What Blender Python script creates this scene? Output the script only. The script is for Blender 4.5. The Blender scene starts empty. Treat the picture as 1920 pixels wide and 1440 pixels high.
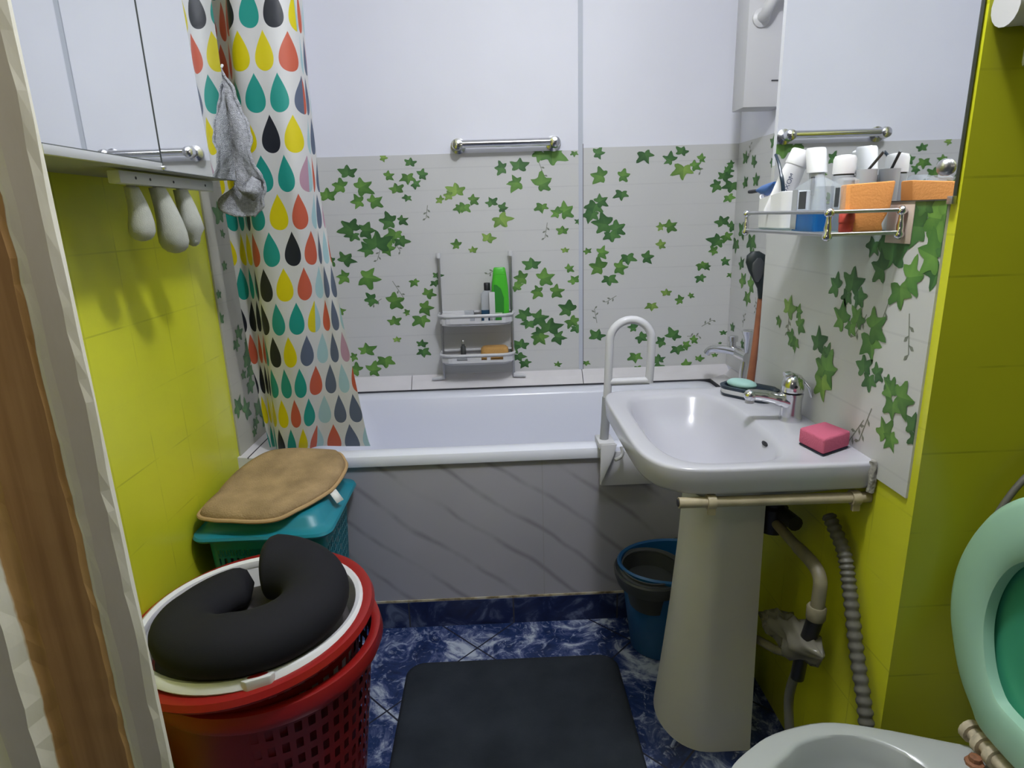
import bpy, bmesh, math, random
from mathutils import Vector, Matrix
PI = math.pi
S = bpy.context.scene
COL = S.collection

# ------------------------------------------------------------------ camera
cam_d = bpy.data.cameras.new('camera')
cam_d.sensor_fit = 'HORIZONTAL'; cam_d.sensor_width = 36.0
cam_d.lens = 36.0 * 1170.0 / 1920.0
cam_d.clip_start = 0.02
cam = bpy.data.objects.new('camera', cam_d); COL.objects.link(cam)
CR = ((0.999054, -0.031431, -0.030054), (-0.037187, -0.259204, -0.965107), (0.022544, 0.965311, -0.260127))   # rows: right, down, forward
m = Matrix(((CR[0][0], -CR[1][0], -CR[2][0]), (CR[0][1], -CR[1][1], -CR[2][1]), (CR[0][2], -CR[1][2], -CR[2][2])))
cam.matrix_world = Matrix.Translation((0, 0, 1.30)) @ m.to_4x4()
S.camera = cam

# ------------------------------------------------------------------ world, lights, exposure
W = bpy.data.worlds.new('world'); S.world = W; W.use_nodes = True
W.node_tree.nodes['Background'].inputs[0].default_value = (0.85, 0.9, 1.0, 1)
W.node_tree.nodes['Background'].inputs[1].default_value = 0.06
def lamp(name, typ, loc, power, color, size, rot=(0, 0, 0)):
    d = bpy.data.lights.new(name, typ); d.energy = power; d.color = color
    if typ == 'POINT': d.shadow_soft_size = size
    if typ == 'AREA': d.shape = 'DISK'; d.size = size
    o = bpy.data.objects.new(name, d); COL.objects.link(o); o.location = loc; o.rotation_euler = rot
    return o
LAMP_XYZ = (0.24, 0.80, 2.42)
bulb_light = lamp('ceiling_bulb_light', 'POINT', LAMP_XYZ, 49.0, (0.93, 0.95, 1.0), 0.07)
hall_fill = lamp('hall_fill_light', 'POINT', (-0.42, -0.18, 1.65), 4.0, (1.0, 0.86, 0.68), 0.08)  # unseen light added in the hall to brighten the door jamb
S.view_settings.view_transform = 'Standard'; S.view_settings.look = 'None'
S.view_settings.gamma = 1.0; S.view_settings.use_curve_mapping = False
S.view_settings.exposure = 0.0

# ------------------------------------------------------------------ materials
class NT:
    def __init__(s, name):
        s.m = bpy.data.materials.new(name); s.m.use_nodes = True
        s.t = s.m.node_tree; s.n = s.t.nodes; s.b = s.n['Principled BSDF']; s.out = s.n['Material Output']
    def link(s, a, b): s.t.links.new(a, b)
    def put(s, sock, v):
        if hasattr(v, 'is_linked') or isinstance(v, bpy.types.NodeSocket): s.link(v, sock)
        else: sock.default_value = v
    def math(s, op, a, b=0.0, c=0.0, clamp=False):
        n = s.n.new('ShaderNodeMath'); n.operation = op; n.use_clamp = clamp
        s.put(n.inputs[0], a); s.put(n.inputs[1], b); s.put(n.inputs[2], c)
        return n.outputs[0]
    def coord(s, kind='Object'):
        return s.n.new('ShaderNodeTexCoord').outputs[kind]
    def geo(s): return s.n.new('ShaderNodeNewGeometry').outputs['Position']
    def sep(s, v):
        n = s.n.new('ShaderNodeSeparateXYZ'); s.link(v, n.inputs[0]); return n.outputs
    def comb(s, x, y, z):
        n = s.n.new('ShaderNodeCombineXYZ')
        for i, v in enumerate((x, y, z)): s.put(n.inputs[i], v)
        return n.outputs[0]
    def noise(s, vec, scale, detail=3.0, rough=0.5, dist=0.0):
        n = s.n.new('ShaderNodeTexNoise'); s.link(vec, n.inputs['Vector'])
        n.inputs['Scale'].default_value = scale; n.inputs['Detail'].default_value = detail
        n.inputs['Roughness'].default_value = rough; n.inputs['Distortion'].default_value = dist
        return n.outputs[0]
    def ramp(s, f, stops, interp='LINEAR'):
        n = s.n.new('ShaderNodeValToRGB'); s.link(f, n.inputs[0]); e = n.color_ramp.elements
        n.color_ramp.interpolation = interp
        while len(e) < len(stops): e.new(0.5)
        for i, (p, c) in enumerate(stops):
            e[i].position = p; e[i].color = (c[0], c[1], c[2], 1) if not isinstance(c, (int, float)) else (c, c, c, 1)
        return n.outputs[0]
    def mix(s, f, a, b, mode='MIX'):
        n = s.n.new('ShaderNodeMix'); n.data_type = 'RGBA'; n.blend_type = mode
        s.put(n.inputs[0], f)
        for k, v in ((6, a), (7, b)):
            if isinstance(v, tuple): v = (v[0], v[1], v[2], 1)
            s.put(n.inputs[k], v)
        return n.outputs[2]
    def bump(s, h, strength=0.3, dist=0.005):
        n = s.n.new('ShaderNodeBump'); s.link(h, n.inputs['Height'])
        n.inputs['Strength'].default_value = strength; n.inputs['Distance'].default_value = dist
        s.link(n.outputs[0], s.b.inputs['Normal'])
    def attr(s, name):
        n = s.n.new('ShaderNodeAttribute'); n.attribute_name = name; return n.outputs['Color']
    def grid(s, c, pitch, off, width):           # 1 on a line, 0 off it
        a = s.math('FRACT', s.math('DIVIDE', s.math('SUBTRACT', c, off - 50 * pitch), pitch))
        d = s.math('ABSOLUTE', s.math('SUBTRACT', a, 0.5))
        return s.math('GREATER_THAN', d, 0.5 - width / pitch / 2)
    def base(s, c, rough=0.5, metal=0.0):
        s.put(s.b.inputs['Base Color'], (c[0], c[1], c[2], 1) if isinstance(c, tuple) else c)
        s.b.inputs['Roughness'].default_value = rough; s.b.inputs['Metallic'].default_value = metal
        return s.m

def plain(name, c, rough=0.5, metal=0.0, spec=0.5, var=0.0, scale=30.0, bump=0.0, bscale=200.0, trans=0.0, bdist=0.003):
    t = NT(name)
    t.b.inputs['Specular IOR Level'].default_value = spec
    col = c
    if var > 0:
        f = t.noise(t.coord(), scale, 4.0)
        lo = tuple(max(0, x * (1 - var)) for x in c); hi = tuple(min(1, x * (1 + var)) for x in c)
        col = t.ramp(f, [(0.3, lo), (0.7, hi)])
    t.base(col, rough, metal)
    if bump > 0: t.bump(t.noise(t.coord(), bscale, 3.0), bump, bdist)
    if trans > 0: t.b.inputs['Transmission Weight'].default_value = trans
    return t.m

M = {}
M['paint'] = plain('white_wall_paint', (0.80, 0.81, 0.90), 0.55, var=0.02, scale=3, bump=0.05, bscale=60)
M['ceil'] = plain('ceiling_paint', (0.8, 0.8, 0.82), 0.8)
M['ceramic'] = plain('white_glazed_ceramic', (0.50, 0.50, 0.555), 0.18, var=0.015, scale=4)
M['toilet'] = plain('toilet_ceramic', (0.44, 0.465, 0.465), 0.2, var=0.02, scale=4)
M['pedestal'] = plain('pedestal_ceramic', (0.74, 0.72, 0.69), 0.35, var=0.03, scale=5)
M['enamel'] = plain('bath_enamel', (0.76, 0.78, 0.88), 0.22)
M['chrome'] = plain('chrome', (0.72, 0.72, 0.74), 0.17, 1.0)
M['steel'] = plain('dull_steel', (0.5, 0.5, 0.51), 0.35, 1.0)
M['mirror'] = plain('mirror_glass', (0.86, 0.88, 0.89), 0.015, 1.0)
M['white_plastic'] = plain('white_plastic', (0.62, 0.62, 0.65), 0.35)
M['white_metal'] = plain('white_enamelled_tube', (0.62, 0.62, 0.66), 0.25)
M['grey_rubber'] = plain('grey_grip', (0.33, 0.34, 0.37), 0.6)
M['edge_dark'] = plain('dark_mirror_edge', (0.09, 0.1, 0.1), 0.5)
M['black'] = plain('black_plastic', (0.012, 0.012, 0.016), 0.45)
M['dark_grey'] = plain('dark_grey_plastic', (0.05, 0.055, 0.06), 0.5)
M['cream'] = plain('cream_plastic_pipe', (0.40, 0.345, 0.235), 0.5, var=0.15, scale=25)
M['beige_pipe'] = plain('beige_waste_pipe', (0.20, 0.178, 0.12), 0.5, var=0.2, scale=30)
M['hose'] = plain('grey_corrugated_plastic', (0.115, 0.112, 0.098), 0.5)
M['teal'] = plain('teal_plastic', (0.012, 0.22, 0.30), 0.38)
M['red'] = plain('red_plastic', (0.30, 0.010, 0.009), 0.36)
M['blue'] = plain('blue_plastic', (0.01, 0.11, 0.32), 0.4)
M['tan_fur'] = plain('tan_plush', (0.38, 0.265, 0.145), 0.95, spec=0.1, var=0.22, scale=16, bump=0.6, bscale=260, bdist=0.006)
M['tan_edge'] = plain('tan_binding', (0.46, 0.31, 0.16), 0.9, spec=0.1)
M['mat_fabric'] = plain('charcoal_bath_mat', (0.026, 0.031, 0.040), 0.95, spec=0.1, var=0.25, scale=7, bump=0.4, bscale=180)
M['pillow'] = plain('dark_navy_velour', (0.016, 0.016, 0.021), 0.85, spec=0.2, bump=0.12, bscale=350)
M['grey_cloth'] = plain('grey_cloth', (0.13, 0.12, 0.12), 0.9, spec=0.1, var=0.1, scale=20)
M['terry'] = plain('pale_grey_terry', (0.42, 0.43, 0.47), 0.95, spec=0.1, var=0.25, scale=150, bump=1.0, bscale=500, bdist=0.006)
M['sock'] = plain('white_cotton_knit', (0.44, 0.45, 0.41), 0.95, spec=0.1, var=0.05, scale=60, bump=0.3, bscale=500)
M['pink'] = plain('pink_foam', (0.56, 0.13, 0.21), 0.9, spec=0.15, bump=0.5, bscale=320)
M['scour'] = plain('dark_scouring_pad', (0.03, 0.035, 0.06), 0.95, bump=0.5, bscale=400)
M['wood'] = plain('reddish_wood', (0.30, 0.11, 0.055), 0.5, var=0.2, scale=18)
M['brush_head'] = plain('black_brush_head', (0.012, 0.02, 0.022), 0.5)
M['mint'] = plain('mint_soap', (0.35, 0.58, 0.55), 0.45)
M['navy'] = plain('navy_plastic', (0.012, 0.028, 0.05), 0.35)
M['orange'] = plain('orange_foam', (0.85, 0.36, 0.11), 0.75, spec=0.2, bump=0.3, bscale=300)
M['tan_sponge'] = plain('tan_sponge', (0.5, 0.28, 0.09), 0.9, bump=0.6, bscale=260)
M['green_bottle'] = plain('green_bottle_plastic', (0.07, 0.50, 0.03), 0.35)
M['green_label'] = plain('dark_green_label', (0.03, 0.24, 0.03), 0.4)
M['pale_label'] = plain('pale_label', (0.45, 0.62, 0.42), 0.5)
M['blue_liquid'] = plain('blue_liquid', (0.01, 0.13, 0.42), 0.2)
M['slate_liquid'] = plain('slate_blue_liquid', (0.02, 0.07, 0.14), 0.25)
M['grey_clear'] = plain('grey_translucent_plastic', (0.42, 0.44, 0.48), 0.3)
M['red_small'] = plain('red_cap', (0.5, 0.06, 0.04), 0.4)
M['steel_blue'] = plain('blue_film', (0.03, 0.12, 0.38), 0.35)
M['pale_lid'] = plain('pale_green_seat', (0.36, 0.61, 0.47), 0.3, var=0.04, scale=6)
M['green_lid'] = plain('green_lid_underside', (0.055, 0.34, 0.20), 0.28, var=0.06, scale=5)
M['rust_hinge'] = plain('stained_hinge_plastic', (0.52, 0.45, 0.33), 0.55, var=0.35, scale=60)
M['rust'] = plain('rusty_bolt', (0.28, 0.12, 0.06), 0.7, var=0.3, scale=90)
M['cement'] = plain('chipped_cement', (0.33, 0.32, 0.29), 0.9, var=0.4, scale=120, bump=0.8, bscale=120)
M['seal'] = plain('dark_seal', (0.04, 0.04, 0.05), 0.8)
M['ledge'] = plain('white_ledge_tile', (0.72, 0.70, 0.73), 0.35, var=0.04, scale=9)
M['beige_plate'] = plain('beige_wall_plate', (0.55, 0.45, 0.39), 0.6, var=0.08, scale=20)
M['aluminium'] = plain('aluminium_strip', (0.62, 0.63, 0.65), 0.4, 0.6)
M['cab_under'] = plain('shaded_cabinet_board', (0.34, 0.35, 0.30), 0.6)  # underside shade and greenish bounce put into the board colour
M['ink'] = plain('blue_grey_print', (0.06, 0.08, 0.16), 0.6)
M['joint'] = plain('grey_joint_strip', (0.52, 0.55, 0.63), 0.5)
M['bright_plastic'] = plain('bright_white_plastic', (0.80, 0.80, 0.83), 0.35)
M['tag'] = plain('white_label_tag', (0.8, 0.8, 0.78), 0.8)

def glassy(name, c, rough=0.08, fac=0.75):
    t = NT(name)
    tr = t.n.new('ShaderNodeBsdfTransparent'); tr.inputs[0].default_value = (c[0], c[1], c[2], 1)
    gl = t.n.new('ShaderNodeBsdfPrincipled'); gl.inputs['Base Color'].default_value = (c[0], c[1], c[2], 1); gl.inputs['Roughness'].default_value = rough
    mx = t.n.new('ShaderNodeMixShader'); mx.inputs[0].default_value = 1 - fac
    t.link(tr.outputs[0], mx.inputs[1]); t.link(gl.outputs[0], mx.inputs[2]); t.link(mx.outputs[0], t.out.inputs[0])
    return t.m
M['clear'] = glassy('clear_plastic', (0.9, 0.93, 0.95), 0.1, 0.8)
M['shelf_glass'] = glassy('shelf_glass', (0.75, 0.86, 0.84), 0.05, 0.8)
M['film'] = glassy('crumpled_clear_film', (0.46, 0.44, 0.37), 0.18, 0.66)

def tiles(name, c, grout, pz, oz, ph=None, oh=None, axis=0, w=0.0035, rough=0.28, var=0.07):
    """painted wall tiles: horizontal joints at pitch pz, upright joints at pitch ph along world axis"""
    t = NT(name); p = t.geo(); x = t.sep(p)
    g = t.grid(x[2], pz, oz, w)
    if ph: g = t.math('MAXIMUM', g, t.grid(x[axis], ph, oh, w))
    n1 = t.noise(p, 3.0, 3.0)
    n2 = t.noise(p, 9.0, 3.0)
    col = t.ramp(n1, [(0.3, tuple(v * (1 - var) for v in c)), (0.7, tuple(v * (1 + var) for v in c))])
    f = t.math('MULTIPLY', g, t.ramp(n2, [(0.42, 0.05), (0.62, 0.75)]))
    t.base(t.mix(f, col, grout), rough)
    h = t.math('ADD', t.math('MULTIPLY', g, -1.0), t.math('MULTIPLY', n1, 0.6))
    t.bump(h, 0.25, 0.002)
    return t.m
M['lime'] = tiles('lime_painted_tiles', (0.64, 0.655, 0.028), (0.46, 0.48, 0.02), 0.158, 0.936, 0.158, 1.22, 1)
M['shaded'] = tiles('lime_painted_tiles_shaded', (0.44, 0.455, 0.022), (0.28, 0.29, 0.015), 0.147, 0.60, None, None, 0)  # same lime tiles with the end wall's shade put into the colour

def floor_mat():
    t = NT('blue_marbled_floor_tiles'); p = t.geo(); x = t.sep(p)
    a = t.math('MULTIPLY', t.math('ADD', x[0], x[1]), 0.70711)
    b = t.math('MULTIPLY', t.math('SUBTRACT', x[0], x[1]), 0.70711)
    a0 = (-0.095 + 1.672) * 0.70711; b0 = (-0.095 - 1.672) * 0.70711
    P = 0.343
    g = t.math('MAXIMUM', t.grid(a, P, a0, 0.005), t.grid(b, P, b0, 0.005))
    # a pale octagon outline printed inside every tile
    fa = t.math('ABSOLUTE', t.math('SUBTRACT', t.math('FRACT', t.math('DIVIDE', t.math('SUBTRACT', a, a0 - 50 * P), P)), 0.5))
    fb = t.math('ABSOLUTE', t.math('SUBTRACT', t.math('FRACT', t.math('DIVIDE', t.math('SUBTRACT', b, b0 - 50 * P), P)), 0.5))
    oc = t.math('ABSOLUTE', t.math('SUBTRACT', t.math('ADD', fa, fb), 0.80))
    octo = t.math('LESS_THAN', oc, 0.008)
    n1 = t.noise(p, 8.0, 7.0, 0.68, 0.9); n2 = t.noise(p, 23.0, 5.0, 0.6, 2.2)
    c = t.ramp(n1, [(0.30, (0.008, 0.014, 0.05)), (0.48, (0.018, 0.036, 0.125)), (0.545, (0.085, 0.11, 0.23)), (0.63, (0.42, 0.47, 0.58))])
    c = t.mix(t.ramp(n2, [(0.55, 0.0), (0.70, 0.75)]), c, (0.40, 0.46, 0.62))
    c = t.mix(t.math('MULTIPLY', octo, t.ramp(n1, [(0.45, 0.0), (0.6, 0.5)])), c, (0.4, 0.45, 0.55))
    c = t.mix(g, c, (0.02, 0.022, 0.04))
    t.base(c, 0.22); t.bump(t.math('MULTIPLY', g, -1.0), 0.4, 0.003)
    return t.m
M['floor'] = floor_mat()
def skirt_mat():
    t = NT('blue_marbled_skirting_tiles'); p = t.geo(); x = t.sep(p)
    g = t.grid(x[0], 0.342, 0.024, 0.005)
    n1 = t.noise(p, 11.0, 5.0, 0.6, 1.2)
    c = t.ramp(n1, [(0.3, (0.006, 0.010, 0.04)), (0.52, (0.012, 0.022, 0.085)), (0.66, (0.12, 0.15, 0.25))])
    t.base(t.mix(g, c, (0.05, 0.05, 0.055)), 0.3)
    return t.m
M['skirt'] = skirt_mat()
def marble_mat():
    t = NT('grey_veined_marble_tiles'); p = t.geo(); x = t.sep(p)
    n = t.noise(p, 2.2, 3.0, 0.5, 0.0); n3 = t.noise(p, 7.0, 3.0)
    q = t.math('ADD', t.math('MULTIPLY', x[0], 0.64), t.math('MULTIPLY', x[2], 0.80))
    q = t.math('ADD', q, t.math('MULTIPLY', n, 0.11))
    f = t.math('FRACT', t.math('MULTIPLY', q, 9.0))
    d = t.math('ABSOLUTE', t.math('SUBTRACT', f, 0.5))
    v = t.ramp(d, [(0.0, 1.0), (0.04, 0.7), (0.11, 0.0)])
    v = t.math('MULTIPLY', v, t.ramp(n3, [(0.38, 0.1), (0.62, 1.0)]))
    c = t.ramp(n, [(0.3, (0.375, 0.37, 0.415)), (0.7, (0.44, 0.43, 0.48))])
    c = t.mix(t.math('MULTIPLY', v, 0.6), c, (0.17, 0.16, 0.18))
    g = t.grid(x[0], 0.62, 0.127, 0.003)
    c = t.mix(t.math('MULTIPLY', g, 0.5), c, (0.3, 0.29, 0.29))
    t.base(c, 0.4)
    return t.m
M['marble'] = marble_mat()
def dirt_line():
    t = NT('dirty_cream_grout'); p = t.geo(); n = t.noise(p, 25.0, 4.0)
    t.base(t.ramp(n, [(0.35, (0.16, 0.12, 0.06)), (0.55, (0.5, 0.44, 0.3)), (0.7, (0.55, 0.52, 0.45))]), 0.9)
    return t.m
M['grout'] = dirt_line()

def jamb_mat():
    """white paint worn through to bare wood, with chips at the arris and a knot"""
    t = NT('peeling_painted_door_wood'); p = t.geo(); x = t.sep(p)
    n = t.noise(t.comb(t.math('MULTIPLY', x[0], 3.0), t.math('MULTIPLY', x[1], 3.0), x[2]), 5.0, 5.0, 0.65)
    n2 = t.noise(t.comb(t.math('MULTIPLY', x[0], 20.0), t.math('MULTIPLY', x[1], 20.0), t.math('MULTIPLY', x[2], 0.8)), 4.0, 4.0)
    paint = t.ramp(n, [(0.3, (0.68, 0.645, 0.56)), (0.7, (0.76, 0.735, 0.68))])
    wood = t.ramp(n2, [(0.3, (0.30, 0.155, 0.055)), (0.6, (0.46, 0.27, 0.115)), (0.8, (0.53, 0.33, 0.15))])
    w = t.attr('wear'); ws = t.n.new('ShaderNodeSeparateColor'); t.link(w, ws.inputs[0])
    f = t.math('ADD', ws.outputs[0], t.math('MULTIPLY', t.math('SUBTRACT', n, 0.5), 0.5))
    mask = t.ramp(f, [(0.47, 0.0), (0.53, 1.0)])
    t.base(t.mix(mask, paint, wood), 0.65)
    t.bump(t.math('ADD', t.math('MULTIPLY', mask, -1.0), t.math('MULTIPLY', n, 0.6)), 0.35, 0.003)
    return t.m
M['jamb'] = jamb_mat()

def ivy_mat():
    """foam brick wallpaper: raised courses; leaf colours come from the mesh's print layer"""
    t = NT('ivy_print_foam_brick_wallpaper'); p = t.geo(); x = t.sep(p)
    c = t.attr('print')
    g = t.grid(x[2], 0.0815, 0.672, 0.004)
    n = t.noise(p, 6.0, 3.0); nb = t.noise(p, 26.0, 3.0)
    c = t.mix(t.math('MULTIPLY', g, t.ramp(n, [(0.4, 0.08), (0.6, 0.32)])), c, t.mix(1.0, c, (0.72, 0.72, 0.75), 'MULTIPLY'))
    t.base(c, 0.5)
    t.bump(t.math('ADD', t.math('MULTIPLY', g, -1.0), t.math('MULTIPLY', nb, 0.5)), 0.3, 0.003)
    return t.m
M['ivy'] = ivy_mat()

def curtain_mat():
    t = NT('raindrop_print_curtain'); uv = t.n.new('ShaderNodeUVMap'); uv.uv_map = 'drops'
    x = t.sep(uv.outputs[0]); u, v = x[0], x[1]
    row = t.math('FLOOR', v)
    sh = t.math('MULTIPLY', t.math('MODULO', row, 2.0), 0.5)
    lu = t.math('ABSOLUTE', t.math('SUBTRACT', t.math('FRACT', t.math('ADD', u, sh)), 0.5))
    lv = t.math('DIVIDE', t.math('SUBTRACT', t.math('FRACT', v), 0.02), 0.96)
    lv = t.math('MINIMUM', t.math('MAXIMUM', lv, 0.0), 1.0)
    w = t.math('MULTIPLY', t.math('POWER', lv, 0.5), t.math('POWER', t.math('SUBTRACT', 1.0, lv), 1.15))
    mask = t.math('GREATER_THAN', t.math('MULTIPLY', w, 1.10), lu)
    c = t.mix(mask, (0.60, 0.60, 0.61), t.attr('drop'))
    t.base(c, 0.45)
    t.bump(t.noise(t.geo(), 14.0, 3.0), 0.25, 0.01)
    tl = t.n.new('ShaderNodeBsdfTranslucent'); t.link(c, tl.inputs[0])
    mx = t.n.new('ShaderNodeMixShader'); mx.inputs[0].default_value = 0.22
    t.link(t.b.outputs[0], mx.inputs[1]); t.link(tl.outputs[0], mx.inputs[2]); t.link(mx.outputs[0], t.out.inputs[0])
    return t.m
M['curtain'] = curtain_mat()

def holed(name, c, hu, hv, pu, pv, stagger, rough=0.38):
    """plastic pierced by real openings: UV 'lattice' in metres"""
    t = NT(name); uv = t.n.new('ShaderNodeUVMap'); uv.uv_map = 'lattice'; x = t.sep(uv.outputs[0])
    vv = t.math('DIVIDE', x[1], pv); row = t.math('FLOOR', vv)
    uu = t.math('DIVIDE', x[0], pu)
    if stagger: uu = t.math('ADD', uu, t.math('MULTIPLY', t.math('MODULO', t.math('ABSOLUTE', row), 2.0), 0.5))
    a = t.math('ABSOLUTE', t.math('SUBTRACT', t.math('FRACT', uu), 0.5))
    b = t.math('ABSOLUTE', t.math('SUBTRACT', t.math('FRACT', vv), 0.5))
    inside = t.math('MULTIPLY', t.math('LESS_THAN', a, hu / pu / 2), t.math('LESS_THAN', b, hv / pv / 2))
    inside = t.math('MULTIPLY', inside, t.math('GREATER_THAN', x[1], 0.0))
    t.base(c, rough)
    tr = t.n.new('ShaderNodeBsdfTransparent'); mx = t.n.new('ShaderNodeMixShader')
    t.link(inside, mx.inputs[0]); t.link(t.b.outputs[0], mx.inputs[1]); t.link(tr.outputs[0], mx.inputs[2])
    t.link(mx.outputs[0], t.out.inputs[0])
    return t.m
M['teal_holes'] = holed('teal_pierced_plastic', (0.012, 0.24, 0.33), 0.007, 0.020, 0.016, 0.026, True)
M['red_holes'] = holed('red_pierced_plastic', (0.20, 0.007, 0.008), 0.015, 0.024, 0.028, 0.042, False)

# ------------------------------------------------------------------ mesh helpers
class MB:
    def __init__(s): s.v = []; s.f = []; s.mi = []; s.sm = []
    def add(s, vs, fs, mi=0, smooth=True):
        o = len(s.v); s.v += [tuple(p) for p in vs]
        for f in fs: s.f.append(tuple(o + i for i in f)); s.mi.append(mi); s.sm.append(smooth)
        return s
    def box(s, x0, x1, y0, y1, z0, z1, mi=0):
        vs = [(x, y, z) for x in (x0, x1) for y in (y0, y1) for z in (z0, z1)]
        return s.add(vs, [(0, 1, 3, 2), (4, 6, 7, 5), (0, 4, 5, 1), (2, 3, 7, 6), (0, 2, 6, 4), (1, 5, 7, 3)], mi, False)
    def rings(s, R, mi=0, cap0=True, cap1=True, closed=False, smooth=True, open_ring=False):
        n = len(R[0]); vs = [p for r in R for p in r]; fs = []
        K = len(R) if closed else len(R) - 1
        for i in range(K):
            a = i * n; b = ((i + 1) % len(R)) * n
            for j in range(n - 1 if open_ring else n):
                k = (j + 1) % n
                fs.append((a + j, a + k, b + k, b + j))
        if not closed and not open_ring:
            if cap0: fs.append(tuple(range(n - 1, -1, -1)))
            if cap1: fs.append(tuple((len(R) - 1) * n + j for j in range(n)))
        return s.add(vs, fs, mi, smooth)
    def lathe(s, prof, c=(0, 0, 0), ax=(0, 0, 1), n=24, mi=0, cap=True, sx=1.0, sy=1.0):
        q = Vector((0, 0, 1)).rotation_difference(Vector(ax).normalized()); c = Vector(c)
        R = [[c + q @ Vector((r * math.cos(2 * PI * j / n) * sx, r * math.sin(2 * PI * j / n) * sy, z)) for j in range(n)] for r, z in prof]
        return s.rings(R, mi, cap, cap)
    def tube(s, pts, r, n=12, mi=0, cap=True, closed=False):
        P = [Vector(p) for p in pts]; k = len(P); rr = r if isinstance(r, (list, tuple)) else [r] * k
        T = []
        for i in range(k):
            a = P[(i - 1) % k] if (i > 0 or closed) else P[i]; b = P[(i + 1) % k] if (i < k - 1 or closed) else P[i]
            T.append((b - a).normalized())
        up = Vector((0, 0, 1)) if abs(T[0].z) < 0.9 else Vector((1, 0, 0))
        N = (up - T[0] * up.dot(T[0])).normalized(); R = []
        for i in range(k):
            N = (N - T[i] * N.dot(T[i])).normalized(); B = T[i].cross(N)
            R.append([P[i] + (N * math.cos(2 * PI * j / n) + B * math.sin(2 * PI * j / n)) * rr[i] for j in range(n)])
        return s.rings(R, mi, cap, cap, closed)
    def sphere(s, c, r, n=16, mi=0, sc=(1, 1, 1)):
        h = n // 2; R = []
        for i in range(1, h):
            t = PI * i / h
            R.append([(c[0] + sc[0] * r * math.sin(t) * math.cos(2 * PI * j / n), c[1] + sc[1] * r * math.sin(t) * math.sin(2 * PI * j / n), c[2] - sc[2] * r * math.cos(t)) for j in range(n)])
        return s.rings(R, mi)
    def build(s, name, mat, parent=None, bevel=0.0, seg=2, loc=None, rot=None, subsurf=0, solid=0.0, autosmooth=True):
        me = bpy.data.meshes.new(name); me.from_pydata(s.v, [], s.f)
        mats = mat if isinstance(mat, (list, tuple)) else [mat]
        for q in mats: me.materials.append(q)
        me.polygons.foreach_set('material_index', s.mi); me.polygons.foreach_set('use_smooth', s.sm)
        bm = bmesh.new(); bm.from_mesh(me); bmesh.ops.recalc_face_normals(bm, faces=bm.faces)
        if bevel > 0:
            ed = [e for e in bm.edges if len(e.link_faces) == 2 and e.calc_face_angle(0) > 0.6]
            bmesh.ops.bevel(bm, geom=ed, offset=bevel, segments=seg, profile=0.5, affect='EDGES')
            for f in bm.faces: f.smooth = True
        if autosmooth:
            for e in bm.edges:
                if len(e.link_faces) == 2 and e.calc_face_angle(0) > 0.75: e.smooth = False
        bm.to_mesh(me); bm.free(); me.update()
        o = bpy.data.objects.new(name, me); COL.objects.link(o)
        if loc: o.location = loc
        if rot: o.rotation_euler = rot
        if parent: o.parent = parent
        if solid: md = o.modifiers.new('thickness', 'SOLIDIFY'); md.thickness = solid; md.offset = 0
        if subsurf: md = o.modifiers.new('smooth', 'SUBSURF'); md.levels = subsurf; md.render_levels = subsurf
        return o

def thing(name, label, cat, loc=(0, 0, 0), group=None):
    o = bpy.data.objects.new(name, None); COL.objects.link(o); o.location = loc; o.empty_display_size = 0.05
    o['label'] = label; o['category'] = cat
    if group: o['group'] = group
    return o
def tag(o, label, cat, group=None):
    o['label'] = label; o['category'] = cat
    if group: o['group'] = group
    return o
def struct(o):
    o['kind'] = 'structure'; return o
def kids(root):
    """keep parts where they were built in world coordinates while the thing's empty sits at its base"""
    L = Vector(root.location)
    for c in list(COL.objects):
        if c.parent == root: c.location = Vector(c.location) - L
def rrect(cx, cy, hx, hy, r, z, n=8):
    out = []
    for k, (sx, sy) in enumerate(((1, 1), (-1, 1), (-1, -1), (1, -1))):
        for i in range(n + 1):
            a = (k + i / n) * PI / 2
            out.append((cx + sx * (hx - r) + r * math.cos(a), cy + sy * (hy - r) + r * math.sin(a), z))
    return out
def ell(cx, cy, rx, ry, z, n=48): return [(cx + rx * math.cos(2 * PI * i / n), cy + ry * math.sin(2 * PI * i / n), z) for i in range(n)]
def catmull(P, k=8, closed=False):
    P = [Vector(p) for p in P]; n = len(P); out = []
    for i in range(n if closed else n - 1):
        if closed: a, b, c, d = P[i - 1], P[i], P[(i + 1) % n], P[(i + 2) % n]
        else: a, b, c, d = P[max(i - 1, 0)], P[i], P[i + 1], P[min(i + 2, n - 1)]
        for j in range(k):
            t = j / k
            out.append(0.5 * ((2 * b) + (c - a) * t + (2 * a - 5 * b + 4 * c - d) * t * t + (3 * b - a - 3 * c + d) * t ** 3))
    if not closed: out.append(P[-1])
    return out
def prism(pts, d, mb=None, mi=0):
    """extrude polygon pts (3D list) along vector d"""
    mb = mb or MB(); n = len(pts); d = Vector(d)
    vs = [Vector(p) for p in pts] + [Vector(p) + d for p in pts]
    fs = [tuple(range(n)), tuple(range(2 * n - 1, n - 1, -1))] + [(i, (i + 1) % n, n + (i + 1) % n, n + i) for i in range(n)]
    return mb.add(vs, fs, mi, False)

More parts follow.
